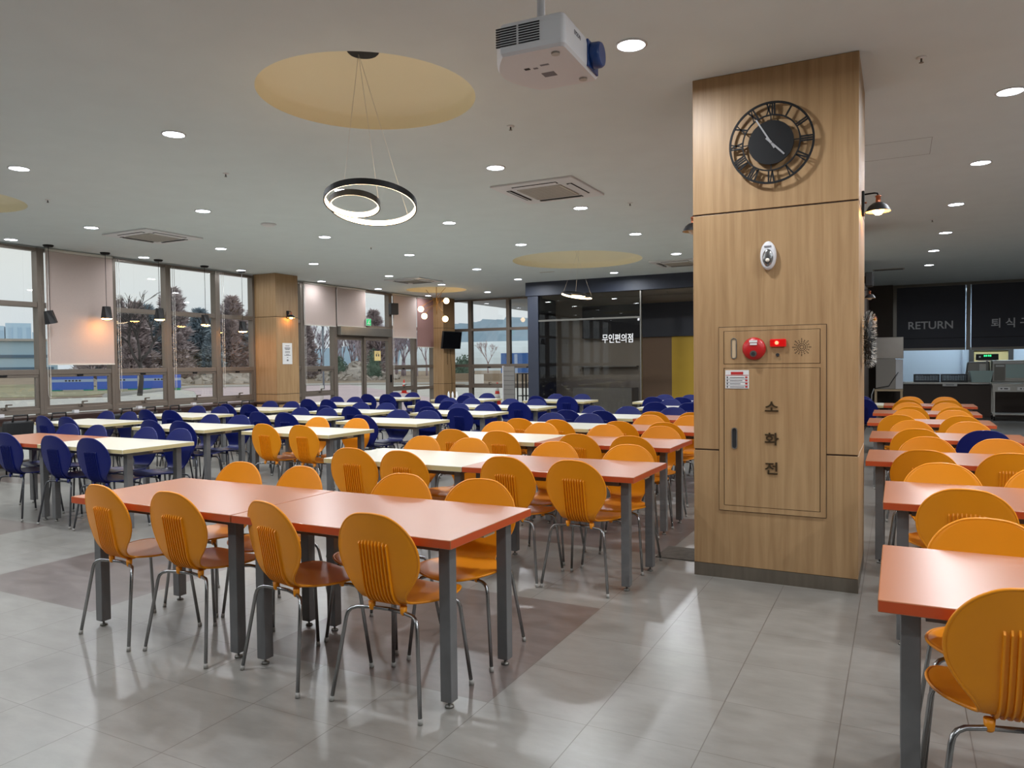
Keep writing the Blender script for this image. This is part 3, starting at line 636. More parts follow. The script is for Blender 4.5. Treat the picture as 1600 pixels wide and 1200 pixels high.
ringpendant((-3.33, 4.22, H), 2.60-H, 'near spiral ring pendant under the cream ceiling recess', .46, math.radians(-14), 1.2, .32)
ringpendant((-5.32, 12.95, H), 2.72-H, 'far spiral ring pendant before the dark glass store', 2.4, math.radians(8))
# globe chandelier
ch = empty('globe_chandelier', (-10.55, 16.2, H), 'brass branching chandelier with four glowing globes near the corner', 'chandelier')
MB().lathe([(.06, .25), (.06, .22)], 20).tube([(0, 0, .22), (0, 0, -.62)], .008, 8).build('stem', 'brass', ch)
for i, (x, y, z, x0, z0) in enumerate(((-.42, -.1, -.42, .3, .02), (-.18, -.3, -.62, .05, -.1), (.2, .15, -.22, -.35, -.5), (.32, -.1, -.70, -.45, .0))):
    br = MB().tube([(x0*.8, -y*.6, z0+.03), (0, 0, (z+z0)/2), (x, y, z)], .006, 6).build('branch', 'brass', ch)
    gl = MB().lathe([(.075*math.sin(PI*k/10), -.075*math.cos(PI*k/10)) for k in range(11)], 20, (x, y, z-.06)).build('globe_bulb', 'globe', br)
# black cone pendants by the window
pp = None
for i, (y, z, lb) in enumerate(((7.0, 2.24, 'leftmost, tilted against the mullion'), (7.93, 2.36, 'in front of the low blind'), (8.93, 2.39, 'third from the left'), (9.92, 2.33, 'fourth from the left'), (10.82, 2.24, 'beside the wood pillar'))):
    r = empty('cone_pendant_lamp', (-11.66, y, H), 'black window pendant lamp, '+lb, 'pendant lamp', 'black pendant lamps along the window')
    MB().lathe([(.075, 0), (.075, -.012), (.06, -.03)], 24).build('canopy', 'black', r)
    zz = z-H; MB().tube([(0, 0, -.03), (0, 0, zz+.12)], .004, 6).build('cord', 'black', r)
    sh = MB(); n4 = 6
    sh.add([(.062*math.cos(2*PI*k/6), .062*math.sin(2*PI*k/6), zz+.12) for k in range(6)]+[(.095*math.cos(2*PI*k/6+.35), .095*math.sin(2*PI*k/6+.35), zz-.08) for k in range(6)],
           [tuple(range(6))]+[(k, (k+1) % 6, 6+(k+1) % 6) for k in range(6)]+[(k, 6+(k+1) % 6, 6+k) for k in range(6)])
    if i in (0, 3):
        sh.xform(Matrix.Translation((0, 0, zz)) @ Matrix.Rotation(.22 if i == 0 else .12, 4, 'X') @ Matrix.Translation((0, 0, -zz)))
    sh.build('lamp_shade', 'shade', r, fixn=False)
    if i: MB().lathe([(0, -.10), (.05, -.095), (.08, -.082), (.08, -.07)], 20, (0, 0, zz)).build('bulb', 'warm', r)
    else: MB().lathe([(0, -.03), (.03, 0), (.02, .04)], 16, (0, 0, zz+.0)).build('bulb', 'bulb_off', r)

# exit sign
ex = empty('exit_sign', (-11.86, 15.08, 2.54), 'small green emergency exit sign above the glass door', 'exit sign')
MB().box(-.03, .0, -.10, .10, -.09, .09).build('housing', 'white', ex); MB().box(0, .003, -.09, .09, -.08, .08).build('green_face', 'exitg', ex)
mb = MB(); mb.lathe([(.014, 0), (.014, .001)], 10, (.003, .02, .045), axis='x'); mb.obox((.004, .0, .005), (0, .018, .03), (0, .012, -.006), (.0006, 0, 0)); mb.obox((.004, -.03, -.035), (0, .03, .01), (0, .005, -.01), (.0006, 0, 0)); mb.obox((.004, .03, -.04), (0, .022, .02), (0, .007, -.007), (.0006, 0, 0)); mb.build('running_figure', 'letter', ex)
# television
tv = empty('television', (-11.565, 18.22, 2.15), 'black television on the corner oak pillar', 'television')
MB().box(0, .14, .1, .16, -.04, .04).build('wall_arm', 'black', tv)
MB().box(-.025, .025, -.43, .43, -.25, .25).xform(Matrix.Translation((.17, .03, 0)) @ Matrix.Rotation(math.radians(-6), 4, 'Z') @ Matrix.Rotation(math.radians(8), 4, 'Y')).build('bezel', 'blackpl', tv, bevel=.006)
MB().box(.026, .028, -.41, .41, -.23, .23).xform(Matrix.Translation((.17, .03, 0)) @ Matrix.Rotation(math.radians(-6), 4, 'Z') @ Matrix.Rotation(math.radians(8), 4, 'Y')).build('screen', 'screen', tv)
MB().tube([(.01, .05, -.25), (.012, .05, -.55), (.01, .06, -.7)], .005, 5).build('cable', 'black', tv); MB().tube([(.01, .2, -.25), (.02, .26, -.9), (.01, .28, -1.35), (.01, .25, -1.6)], .005, 5).build('cable', 'black', tv)

# ------------------------------------------------------------------ dark glass store
tag(MB().box(-7.87, -.62, 15.93, 16.1, 3.05, H-.001).build('fascia_beam', 'navy', bevel=.003), 'dark slate beam above the glass store front', 'beam')
so = empty('store_front', (-7.8, 15.95, 0), 'smoked glass store front with white Korean lettering', 'store front')
def sb(name, x0, x1, y0, y1, z0, z1, m, par=so): return MB().box(x0+7.8, x1+7.8, y0-15.95, y1-15.95, z0, z1).build(name, m, par)
sb('corner_post', -7.83, -7.56, 15.96, 16.2, 0, 3.05, 'navy'); sb('side_panel', -7.83, -7.79, 16.2, 18.95, 0, 3.05, 'navy')
sb('glass_pane', -7.56, -5.08, 16.0, 16.01, .04, 2.44, 'sglass'); sb('transom_pane', -7.56, -5.08, 16.0, 16.01, 2.48, 3.05, 'sglass'); sb('head_rail', -7.56, -5.08, 15.98, 16.03, 2.44, 2.48, 'steeld'); sb('sill_rail', -7.56, -5.08, 15.98, 16.03, 0, .04, 'steeld')
sb('jamb_post', -5.08, -5.05, 15.97, 16.04, 0, 3.05, 'steeld'); sb('sensor', -5.12, -5.08, 15.94, 15.98, 2.38, 2.43, 'white')
struct(MB().box(-7.79, -.7, 17.5, 17.6, 0, 3.05).build('wall_store', 'storegrey'))
struct(MB().box(-7.8, -.65, 16.1, 19.2, 3.05, 3.15).build('ceiling_store', 'storegrey'))
sb('dark_soffit', -7.0, -.75, 17.35, 17.5, 2.06, 2.86, 'navy2'); sb('brown_partition', -5.5, -4.76, 17.4, 17.5, 0, 2.06, 'brown'); sb('yellow_partition', -4.76, -.8, 17.4, 17.5, 0, 2.06, 'yellow')
sb('shelf_unit', -7.1, -5.6, 17.3, 17.5, 1.35, 1.38, 'storeshelf'); sb('freezer_chest', -7.1, -5.6, 16.95, 17.45, 0, .85, 'storeshelf')
sb('right_return', -.66, -.62, 16.1, 19.2, 0, 3.05, 'kwall')
text('store_lettering', '무인편의점', .175, 'letter', (2.2, -.0+.035, 1.985), FACE_Y, so, depth=.006, bold=.0015, sx=.93, sy=1.25)
for v_, (x, z) in zip((0, 1), ((-6.2, 3.0), (-4.6, 3.0))):
    r = empty('soffit_spotlight', (x, 16.6, 3.05), 'small recessed spot in the dark store ceiling, %s one' % ('left' if v_ == 0 else 'right'), 'ceiling light'); MB().lathe([(.05, 0), (.05, -.01), (.03, -.012)], 20).build('trim_ring', 'steel', r)
# sign boards and rack near store
bd = empty('slatted_notice_board', (-9.37, 17.9, 0), 'grey slatted notice board standing by the far window', 'notice board')
MB().box(-.18, .18, -.02, .02, .05, 1.38).build('panel', 'storeshelf', bd, bevel=.004); mb = MB()
for k in range(9): mb.box(-.16, .17, -.022, -.02, .25+k*.125, .258+k*.125)
mb.build('slat_lines', 'ink', bd); MB().box(-.185, -.155, -.03, .03, 0, 1.4).build('post', 'white', bd); MB().box(-.17, .17, -.15, .15, 0, .03).build('foot', 'white', bd)
rk = empty('black_metal_rack', (-8.58, 17.6, 0), 'open black metal rack beside the dark store corner', 'rack'); mb = MB()
for x in (-.3, -.05, .35):
    for y in (-.15, .15): mb.box(x-.015, x+.015, y-.015, y+.015, 0, 1.2)
mb.build('uprights', 'black', rk)
for z in (.12, .6, 1.18): MB().box(-.3, .35, -.15, .15, z, z+.02).build('shelf', 'black', rk)
tag(MB().box(-9.05, -8.7, 18.85, 18.87, .95, 2.25).build('curtain_panel', 'blind'), 'narrow beige panel hanging beside the store corner', 'curtain')

# ------------------------------------------------------------------ kitchen return counter
KY = 21.8
struct(MB().box(-.75, -.14, 21.6, 26, 0, H).build('wall_kitchen_left', 'kwall'))
struct(MB().box(-.14, 7, 25.0, 25.1, 0, H).build('wall_kitchen', 'ktile'))
kc = empty('serving_counter', (1.5, 22.1, 0), 'dark brown dish return counter with steel top below the shutters', 'counter')
MB().box(-1.64, .57, -.3, .3, 0, .80).build('front_panel', 'counter', kc); MB().box(-1.64, 5.4, -.36, .45, .82, .87).build('steel_top', 'steel', kc, bevel=.005); MB().box(.57, 5.4, -.1, .3, 0, .82).build('recess_panel', 'counter', kc)
MB().box(-.52, -.2, -.372, -.36, .77, .84).build('counter_label', 'paper', kc); MB().box(-.45, -.27, -.374, -.371, .8, .815).build('counter_print', 'ink', kc)
def shutter(x0, x1, label, body, tx, size):
    s = MB().box(x0, x1, KY, KY+.03, 1.74, H-.001).build('roller_shutter', 'shutter'); tag(s, label, 'shutter', 'charcoal roller shutters over the kitchen counter')
    mb = MB(); mb.box(x0, x1, KY-.01, KY+.04, 1.68, 1.74); mb.build('bottom_bar', 'steeld', s); MB().box(x0, x1, KY-.003, KY, 1.98, 1.99).build('seam', 'black', s)
    text('lettering', body, size, 'greyletter', (tx, KY-.004, 2.31), FACE_Y, s, depth=.002, bold=.004)
shutter(-.05, 1.47, 'charcoal roller shutter lettered RETURN', 'RETURN', .71, .27)
shutter(1.60, 3.12, 'charcoal roller shutter with Korean lettering at the right edge', '퇴 식 구', 2.42, .25)
shutter(3.25, 4.77, 'charcoal roller shutter out at the far right', '', 4, .2)
for x in (-.095, 1.535, 3.185): tag(MB().box(x-.045, x+.045, KY-.03, KY+.05, 1.68, H-.001).build('shutter_guide', 'steeld', bevel=.004), {-.095: 'steel guide left of the RETURN shutter', 1.535: 'steel guide between the two lettered shutters', 3.185: 'steel guide at the far right of the shutters'}[x], 'guide rail')
tag(MB().box(-.14, 7, KY-.05, KY+.1, 3.3, H-.0005).build('shutter_header', 'steeld'), 'steel header strip above the kitchen shutters', 'header')
# kitchen light
for x in (.9, 2.6, 4.4):
    r = empty('kitchen_strip_light', (x, 23.7, H), 'cool strip light inside the kitchen, %s' % {.9: 'left', 2.6: 'middle', 4.4: 'right'}[x], 'ceiling light'); MB().box(-.6, .6, -.15, .15, -.04, 0).build('housing', 'white', r); MB().box(-.58, .58, -.13, .13, -.045, -.04).build('diffuser', 'klamp', r)
kw = struct(MB().box(1.78, 1.9, 24.94, 25.0, .9, 1.78).box(2.72, 2.84, 24.94, 25.0, .9, 1.78).box(1.9, 2.72, 24.94, 25.0, 1.68, 1.78).build('trim_10', 'steeld')); 
MB().box(1.9, 2.72, 24.97, 24.99, .9, 1.68).build('window_panel', 'yelpaper', kw)
MB().tube([(1.62, 24.95, 0), (1.62, 24.95, H)], .03, 10).build('trim_11', 'ktile')['kind'] = 'structure'
# counter clutter
def crate(x, lb):
    r = empty('dish_crate', (x, 22.0, .87), 'black perforated dish crate, %s of the pair on the counter' % lb, 'crate', 'black crates on the return counter'); mb = MB(); w_ = .29
    mb.box(-w_, w_, -.2, .2, 0, .02)
    for s_ in (-1, 1):
        mb.box(-w_, w_, s_*.2-.008, s_*.2+.008, .17, .2); mb.box(-w_, w_, s_*.2-.008, s_*.2+.008, 0, .04)
        for k in range(17): xx = -w_+.01+k*(2*w_-.02)/16; mb.box(xx-.006, xx+.006, s_*.2-.006, s_*.2+.006, .04, .17)
        for z in (.075, .11, .145): mb.box(-w_, w_, s_*.2-.005, s_*.2+.005, z-.005, z+.005)
        mb.box(s_*w_-.03 if s_ > 0 else -w_, w_ if s_ > 0 else -w_+.03, -.2, .2, 0, .2)
    mb.build('basket', 'crate', r); MB().box(-.08, .08, -.21, -.208, .165, .19).build('handle_rim', 'crate', r)
crate(.63, 'left'); crate(1.24, 'right')
tb = empty('plastic_tub', (1.82, 21.95, .87), 'frosted pale green tub on the steel counter', 'tub')
mb = MB(); o_ = [(-.2, -.16), (.2, -.16), (.2, .16), (-.2, .16)]; v = [(x, y, 0) for x, y in o_]+[(x*1.22, y*1.2, .27) for x, y in o_]+[(x*1.17, y*1.15, .27) for x, y in o_]+[(x*.95, y*.95, .02) for x, y in o_]
mb.add(v, [(0, 1, 2, 3), (12, 13, 14, 15)]+[(a+i, a+(i+1) % 4, a+4+(i+1) % 4, a+4+i) for a in (0, 4, 8) for i in range(4)]); mb.build('tub_body', 'tub', tb)
MB().box(-.255, .255, -.2, -.19, .25, .28).box(-.255, .255, .19, .2, .25, .28).box(-.255, -.24, -.19, .19, .25, .28).box(.24, .255, -.19, .19, .25, .28).build('rim', 'tub', tb)
hd = empty('grey_hood_machine', (1.8, 22.45, .87), 'grey sloped hood machine behind the tub', 'machine'); mb = MB(); mb.add([(-.3, -.12, 0), (.25, -.12, 0), (.25, .12, 0), (-.3, .12, 0), (-.24, -.1, .5), (.25, -.1, .52), (.25, .1, .52), (-.24, .1, .5)], [(0, 3, 2, 1), (4, 5, 6, 7), (0, 1, 5, 4), (1, 2, 6, 5), (2, 3, 7, 6), (3, 0, 4, 7)]); mb.build('hood', 'steeld', hd, bevel=.03); MB().box(.02, .2, -.125, -.1, .05, .45).build('side_plate', 'steel', hd)
dw = empty('dish_sterilizer', (2.42, 22.3, .87), 'stainless box sterilizer with white label on the counter', 'appliance'); MB().box(-.35, .35, -.25, .25, 0, .54).build('body', 'steel', dw, bevel=.01); MB().box(-.31, -.08, -.26, -.25, .03, .44).build('door_leaf', 'steeld', dw); MB().box(-.07, .31, -.26, -.25, .1, .44).build('window', 'tub', dw); MB().box(-.33, .3, -.262, -.25, .46, .5).build('label_strip', 'paper', dw); MB().box(-.28, -.1, -.264, -.262, .38, .42).build('small_sticker', 'paper', dw)
lc = empty('led_clock', (1.98, 22.3, 1.42), 'black box with green digital display above the hood', 'display'); MB().box(-.24, .24, -.06, .06, 0, .15).build('case', 'blackpl', lc, bevel=.006); mb = MB()
for x in (-.06, -.02, .03, .07): mb.box(x-.012, x+.012, -.063, -.06, .09, .12)
mb.build('digits', 'green', lc); MB().box(-.18, -.14, -.064, -.06, .06, .1).build('logo_mark', 'letter', lc); MB().box(-.2, .2, -.04, .04, -.02, 0).build('bracket', 'steel', lc)
MB().box(-.02, .02, -.02, .02, -.55, -.02).build('stand', 'steeld', lc)
ct = empty('stainless_cart', (2.55, 20.9, 0), 'stainless steel tray cart parked before the return counter', 'cart')
for x in (-.57, .57):
    for y in (-.22, .22): lg = MB().box(x-.018, x+.018, y-.018, y+.018, .09, .82).build('leg', 'steel', ct); MB().lathe([(.035, -.012), (.04, 0), (.035, .012)], 16, (x, y, .04), axis='x').box(x-.02, x+.02, y-.02, y+.02, .07, .1).build('castor', 'black', lg)
MB().box(-.62, .62, -.26, .26, .83, .87).build('top', 'steel', ct, bevel=.004); MB().box(-.6, .6, -.25, -.235, .68, .83).build('front_apron', 'steel', ct); MB().box(-.6, .6, -.24, .24, .14, .17).build('lower_shelf', 'steel', ct)
for x in (-.38, .0, .38): p_ = MB().box(x-.12, x+.12, -.256, -.25, .715, .79).build('label_plate', 'paper', ct); MB().box(x-.07, x-.03, -.258, -.256, .74, .765).box(x, x+.08, -.258, -.256, .74, .765).build('label_print', 'ink', p_)
ws = empty('water_purifier', (-.21, 20.5, 0), 'tall grey water purifier on a small stand left of the shutters', 'appliance')
MB().box(-.31, .31, -.2, .2, 1.48, 2.0).build('upper_cabinet', 'steel', ws, bevel=.008); MB().box(-.29, .14, -.22, .18, .74, 1.48).build('lower_cabinet', 'storegrey', ws, bevel=.01); MB().box(.14, .3, -.15, .18, .74, 1.46).build('side_tank', 'white', ws, bevel=.01)
MB().box(-.32, .3, -.22, .22, .69, .735).build('stand_top', 'block', ws)
for x in (-.29, .27):
    for y in (-.18, .18): MB().box(x-.025, x+.025, y-.025, y+.025, 0, .69).build('leg', 'block', ws)
MB().tube([(.2, -.23, 1.15), (.1, -.26, 1.0), (.0, -.25, .82), (-.3, -.25, .76)], .008, 6).build('black_cable', 'black', ws); MB().tube([(-.33, -.1, .75), (-.38, -.12, .6), (-.39, -.12, .2)], .012, 6).build('white_hose', 'white', ws)
MB().box(.05, .2, -.1, .1, .02, .3).box(.05, .2, -.1, .1, 0, .02).build('bucket', 'white', ws)

# ------------------------------------------------------------------ tables
def make_table(kind):
    r = empty('dining_table', (0, 0, 0), 'x', 'table'); W_, D_ = 1.25, .75
    t = MB().box(.001, W_-.001, 0, D_, .712, .75)
    for i in range(len(t.f)): t.m[i] = 0 if i == 1 else 1
    t.build('tabletop', [kind, kind+'_e'], r, bevel=.003)
    MB().box(.13, W_-.13, .1, .14, .672, .712).box(.13, W_-.13, D_-.14, D_-.1, .672, .712).box(.1, .14, .14, D_-.14, .672, .712).box(W_-.14, W_-.1, .14, D_-.14, .672, .712).build('apron_frame', 'tableleg', r)
    for x in (.09, W_-.09):
        for y in (.115, D_-.125):
            lg = MB().box(x-.0275, x+.0275, y-.0275, y+.0275, .03, .712).build('leg', 'tableleg', r, bevel=.003)
            MB().lathe([(.006, .03), (.006, .012), (.018, .010), (.02, 0)], 12, (x, y, 0)).build('levelling_foot', 'glide', lg)
    for x in (.06, W_-.06): MB().box(x-.03, x+.03, D_/2-.05, D_/2+.05, .69, .712).build('edge_block', 'block', r)
    return r
# ------------------------------------------------------------------ chairs
def interp(tb, u):
    for i in range(len(tb)-1):
        if u <= tb[i+1][0]:
            a, b = tb[i], tb[i+1]; t = (u-a[0])/(b[0]-a[0]); t = t*t*(3-2*t) if False else t
            return [a[k]+(b[k]-a[k])*t for k in range(1, len(a))]
    return list(tb[-1][1:])
def catmull(P, n):
    out = []; m = len(P)
    for i in range(m-1):
        p0 = P[max(i-1, 0)]; p1 = P[i]; p2 = P[i+1]; p3 = P[min(i+2, m-1)]
        for k in range(n):
            t = k/n; out.append(tuple(.5*((2*p1[j])+(-p0[j]+p2[j])*t+(2*p0[j]-5*p1[j]+4*p2[j]-p3[j])*t*t+(-p0[j]+3*p1[j]-3*p2[j]+p3[j])*t**3) for j in range(len(p1))))
    out.append(tuple(P[-1])); return out
# (y, z, half width) from the top of the back down and forward to the seat's front edge
PROF = [(-.228, .847, .0), (-.227, .842, .062), (-.225, .828, .104), (-.221, .80, .146), (-.215, .76, .180), (-.207, .715, .201), (-.199, .665, .210), (-.191, .615, .204), (-.183, .57, .184), (-.175, .53, .156), (-.163, .495, .130), (-.142, .466, .116), (-.112, .449, .117), (-.078, .443, .142), (-.04, .440, .176), (.01, .438, .201), (.07, .438, .212), (.13, .441, .208), (.18, .443, .186), (.212, .440, .150), (.232, .434, .098), (.240, .429, .045), (.242, .427, .0)]
CP = catmull(PROF, 3)
def chair_shell():
    n = len(CP); U = 12; top = []
    nor = []
    for i in range(n):
        a = CP[max(i-1, 0)]; b = CP[min(i+1, n-1)]; dy, dz = b[0]-a[0], b[1]-a[1]; l_ = math.hypot(dy, dz) or 1
        nor.append((-dz/l_, dy/l_))   # in (y,z): points to the sitter's side
    def pt(i, u, off):
        y, z, w_ = CP[i]; w_ = max(w_, 0); x = w_*u; ny, nz = nor[i]
        back = max(0, min(1, (z-.47)/.1)); seat = 1-back
        cup = .55*x*x*back + .32*x*x*seat
        rim = .0025 if abs(u) > .93 else 0
        return (x, y+ny*(cup+off), z+nz*(cup+off))
    mb = MB(); T2 = .0045
    us = [math.sin(PI/2*(-1+2*k/U)) for k in range(U+1)]
    for sgn in (1, -1):
        v = [pt(i, u, sgn*T2*(1.0 if abs(u) < .999 else .55)) for i in range(n) for u in us]
        f = [(i*(U+1)+k, i*(U+1)+k+1, (i+1)*(U+1)+k+1, (i+1)*(U+1)+k) for i in range(n-1) for k in range(U)]
        if sgn < 0: f = [tuple(reversed(q)) for q in f]
        mb.add(v, f, 0, True)
    o = n*(U+1)
    e = []
    for i in range(n-1):
        e.append((i*(U+1), (i+1)*(U+1), o+(i+1)*(U+1), o+i*(U+1))); e.append((i*(U+1)+U, o+i*(U+1)+U, o+(i+1)*(U+1)+U, (i+1)*(U+1)+U))
    for q in e: mb.f.append(q); mb.m.append(0); mb.sm.append(True)
    # raised bead around the rim
    L_ = [pt(i, -1, 0) for i in range(n)]; Rr = [pt(i, 1, 0) for i in range(n-2, 0, -1)]
    mb.tube(L_+Rr, .0058, 6, closed=True)
    return mb, pt, nor
def make_chair(color, leg):
    r = empty('dining_chair', (0, 0, 0), 'x', 'chair')
    mt, pt, nor = chair_shell()
    rb = MB(); pan = MB()
    ii = [i for i in range(len(CP)) if CP[i][1] <= .742 and CP[i][0] <= -.06]
    for k in range(9):
        x = -.072+k*.018
        cut = .712+.020*math.sqrt(max(0, 1-(x/.085)**2)); pts = []
        for i in ii:
            y, z, w_ = CP[i]
            if z > cut:
                nx_ = CP[i+1]
                if nx_[1] > cut: continue
                tt = (z-cut)/(z-nx_[1]); y, z = y+(nx_[0]-y)*tt, cut
            ny, nz = nor[i]; cup = .55*x*x*max(0, min(1, (z-.47)/.1)); pts.append((Vector((x, y+ny*(cup-.004), z+nz*(cup-.004))), Vector((0, -ny, -nz))))
        v = []
        for j, (p, nn) in enumerate(pts):
            h_ = .0095 if 0 < j < len(pts)-1 else .001
            v += [p+Vector((-.0036, 0, 0)), p+Vector((.0036, 0, 0)), p+Vector((.0024, 0, 0))+nn*h_, p+Vector((-.0024, 0, 0))+nn*h_]
        f = [(4*i+j, 4*i+(j+1) % 4, 4*i+4+(j+1) % 4, 4*i+4+j) for i in range(len(pts)-1) for j in range(4)]+[(0, 3, 2, 1), (4*len(pts)-4, 4*len(pts)-3, 4*len(pts)-2, 4*len(pts)-1)]
        rb.add(v, f)
    rb.build('rib_panel', color, r)
    for sx_ in (-1, 1):
        for y in (-.115, .12): mt.lathe([(.016, .436), (.014, .405), (.009, .398)], 10, (sx_*.115 if y > 0 else sx_*.085, y, 0))
    mt.build('seat_shell', color, r)
    for sx_ in (-1, 1):
        for fx, fy, sy_ in ((.236, -.215, -1), (.222, .205, 1)):
            ys = -.115 if sy_ < 0 else .12; xs = .085 if sy_ < 0 else .115
            pts = [(sx_*.0, ys*.9, .408), (sx_*xs, ys, .408), (sx_*.150, ys+sy_*.022, .408), (sx_*.172, ys+sy_*.036, .402), (sx_*.184, ys+sy_*.044, .388), (sx_*.190, ys+sy_*.049, .366), (sx_*fx, fy, .012)]
            lg = MB().tube(pts, .0088, 8).build('leg', leg, r)
            d = Vector(pts[-1])-Vector(pts[-2]); d.normalize(); p = Vector(pts[-1])
            MB().tube([p-d*.012, p+d*.012], .0108, 8).build('foot_cap', 'tip', lg)
    return r
amb = make_chair('amber', 'chrome'); blu = make_chair('blue', 'gunmetal')
tor = make_table('orange'); tcr = make_table('cream')
TB = {
'A1':(-4.12,2.56,[.37,.90],[.35,.85]),'A2':(-2.865,2.56,[.33,.905],[.38,.90]),'B1':(-3.96,4.45,[.30,.77],[.31,.78]),'B2':(-2.71,4.45,[.38,.88],[.32,.92]),
'C1':(-4.18,6.08,[.41,.92],[.41,.91]),'C2':(-2.93,6.08,[.45,.94],[.35,.91]),'D1':(-4.22,7.52,[.42,.91],[.41,.90]),'D2':(-2.97,7.52,[.36,.85],[.40,.88]),
'E1':(-4.24,9.08,[.38,.87],[.38,.89]),'E2':(-2.99,9.08,[.28,.77],[.28,.82]),'L1':(-8.51,4.2,[.8],[.31,.80]),'L1b':(-7.26,4.2,[.31,.88],[.36,.86]),
'L2':(-10.23,5.89,[.30,.80],[.20,.69]),'L3':(-8.23,5.88,[.4,.92],[.30,.84]),'L4':(-10.15,7.3,[.35,.85],[.28,.80]),'L5':(-10.2,8.83,[.34,.83],[.36,.87]),
'L6':(-8.13,7.43,[.43,.92],[.28,.82]),'L7':(-6.45,5.93,[.4,.93],[.30,.88]),'L8':(-8.23,8.88,[.44,.93],[.36,.87]),'L9':(-10.1,10.55,[.40,.89],[.26,.75]),
'L10':(-6.4,7.43,[.48],[.34,.83]),'L11':(-10.45,12.7,[.44,.93],[.45,.94]),'M1':(-6.41,9.09,[.36,.86],[.28,.77]),'M2a':(-7.57,10.65,[.38,.87],[.28,.78]),
'M2b':(-6.32,10.65,[.41,.93],[.31,.81]),'M3':(-8.45,12.7,[.33,.84],[.34,.83]),'M4':(-6.37,12.72,[.33,.93],[.26,.86]),'N1':(-3.65,11.2,[.33,.87],[.30,.82]),
'N2':(-4.24,12.86,[.40,.91],[.34,.83]),'N2b':(-2.99,12.86,[.35,.85],[.35,.85]),'R1':(-.055,2.47,[.36,.90],[.36,.88]),'R2':(-.07,4.18,[.37,.88],[.28,.80]),'R3':(-.21,5.85,[.38,.88],[.40,.89]),
'R4':(-.24,7.58,[.38,.89],[.35,.84]),'R5':(-.32,9.4,[.31,.93],[.42,.91]),'R6':(-.31,11.07,[.45,.94],[.42,.91]),'R7':(-.21,12.95,[.33,.85],[.38,.88]),'R7c':(-1.46,12.95,[.35,.97],[.35,.9])}
mid_ = "middle block's %s row"
DESC = {}
for k, o1, sd, col in (('A1','front','left','orange'),('A2','front','right','orange'),('B1','second','left','cream'),('B2','second','right','orange'),('C1','third','left','cream'),('C2','third','right','orange'),('D1','fourth','left','cream'),('D2','fourth','right','orange'),('E1','fifth','left','cream'),('E2','fifth','right','orange'),('N1','sixth','left','cream'),('N2','last','left','cream'),('N2b','last','right','cream')):
    DESC[k] = (col, '%s table, middle block %s row' % (sd, o1), 'tables of the middle block')
for ks, nm in ((('L2','L4','L5','L9','L11'), 'window-side file'), (('L1','L3','L6','L8','M2a','M3'), 'second file from windows'), (('L1b','L7','L10','M1','M2b','M4'), 'third file from windows')):
    od = ['nearest', 'second', 'third', 'fourth', 'fifth', 'last'] if len(ks) == 6 else ['nearest', 'second', 'third', 'fourth', 'last']
    for k, o1 in zip(ks, od): DESC[k] = ('orange' if k == 'L1' else 'cream', '%s table, %s' % (o1, nm), 'tables of the window side')
for k, o1 in zip(('R1','R2','R3','R4','R5','R6','R7'), ('nearest', 'second', 'third', 'fourth', 'fifth', 'sixth', 'last')): DESC[k] = ('orange', '%s orange table right of the pillar' % o1, 'tables right of the pillar')
DESC['R7c'] = ('cream', 'cream table joined to the last orange one', 'tables right of the pillar')
AMB = {'A1','A2','B1','B2','C1','C2','D2','L7','R1','R2','R3','R4','R5','R6','R7','E2'}
rot = {('A1','F',0): -.10, ('A1','F',1): -.04, ('A2','F',0): -.24, ('A2','F',1): -.02, ('A2','B',1): .12, ('A1','B',1): -.1, ('R1','F',0): .12, ('B2','F',1): -.06}
rr = random.Random(11); used = {'a': False, 'b': False, 'o': False, 'c': False}
for k, (x0, y0, F_, B_) in TB.items():
    col, d, grp = DESC[k]; src = tor if col == 'orange' else tcr; key = 'o' if col == 'orange' else 'c'
    lab = ('%s-topped %s' % (col, d)) if 'orange table' not in d and 'cream table' not in d else d+' with grey legs'
    if not used[key]: used[key] = True; src.location = (x0, y0, 0); src['label'] = lab; src['group'] = grp
    else: dup(src, (x0, y0, 0), label=lab, group=grp)
    for side, xs in (('F', F_), ('B', B_)):
        for i, dx in enumerate(xs):
            if k == 'E1': c = 'b'
            elif k == 'D1': c = 'a' if side == 'F' else 'b'
            elif k == 'E2' and side == 'B': c = 'b'
            elif k == 'R4' and side == 'F' and i == 1: c = 'b'
            else: c = 'a' if k in AMB else 'b'
            if dx < .33 and k not in ('B1', 'L1b', 'L1', 'L2', 'E2', 'L7'): dx = dx*.5+.165
            sidew = 'near' if side == 'F' else 'far'; which = ('left ' if i == 0 else 'right ') if len(xs) > 1 else 'single '
            cl = '%s chair, %son %s side of %s' % ('amber' if c == 'a' else 'blue', which, sidew, d)
            src = amb if c == 'a' else blu
            pl = ((x0+dx, y0+(.165 if side == 'F' else .682)+rr.uniform(-.012, .0 if side == 'B' else .008) + (.014 if side == 'B' else -.006), 0))
            rz = rot.get((k, side, i), rr.uniform(-.06, .06)) + (0 if side == 'F' else PI)
            g = ('amber' if c == 'a' else 'blue')+' chairs at the dining tables'
            if not used[c]: used[c] = True; src.location = pl; src.rotation_euler[2] = rz; src['label'] = cl; src['group'] = g
            else: dup(src, pl, rz, cl, g)

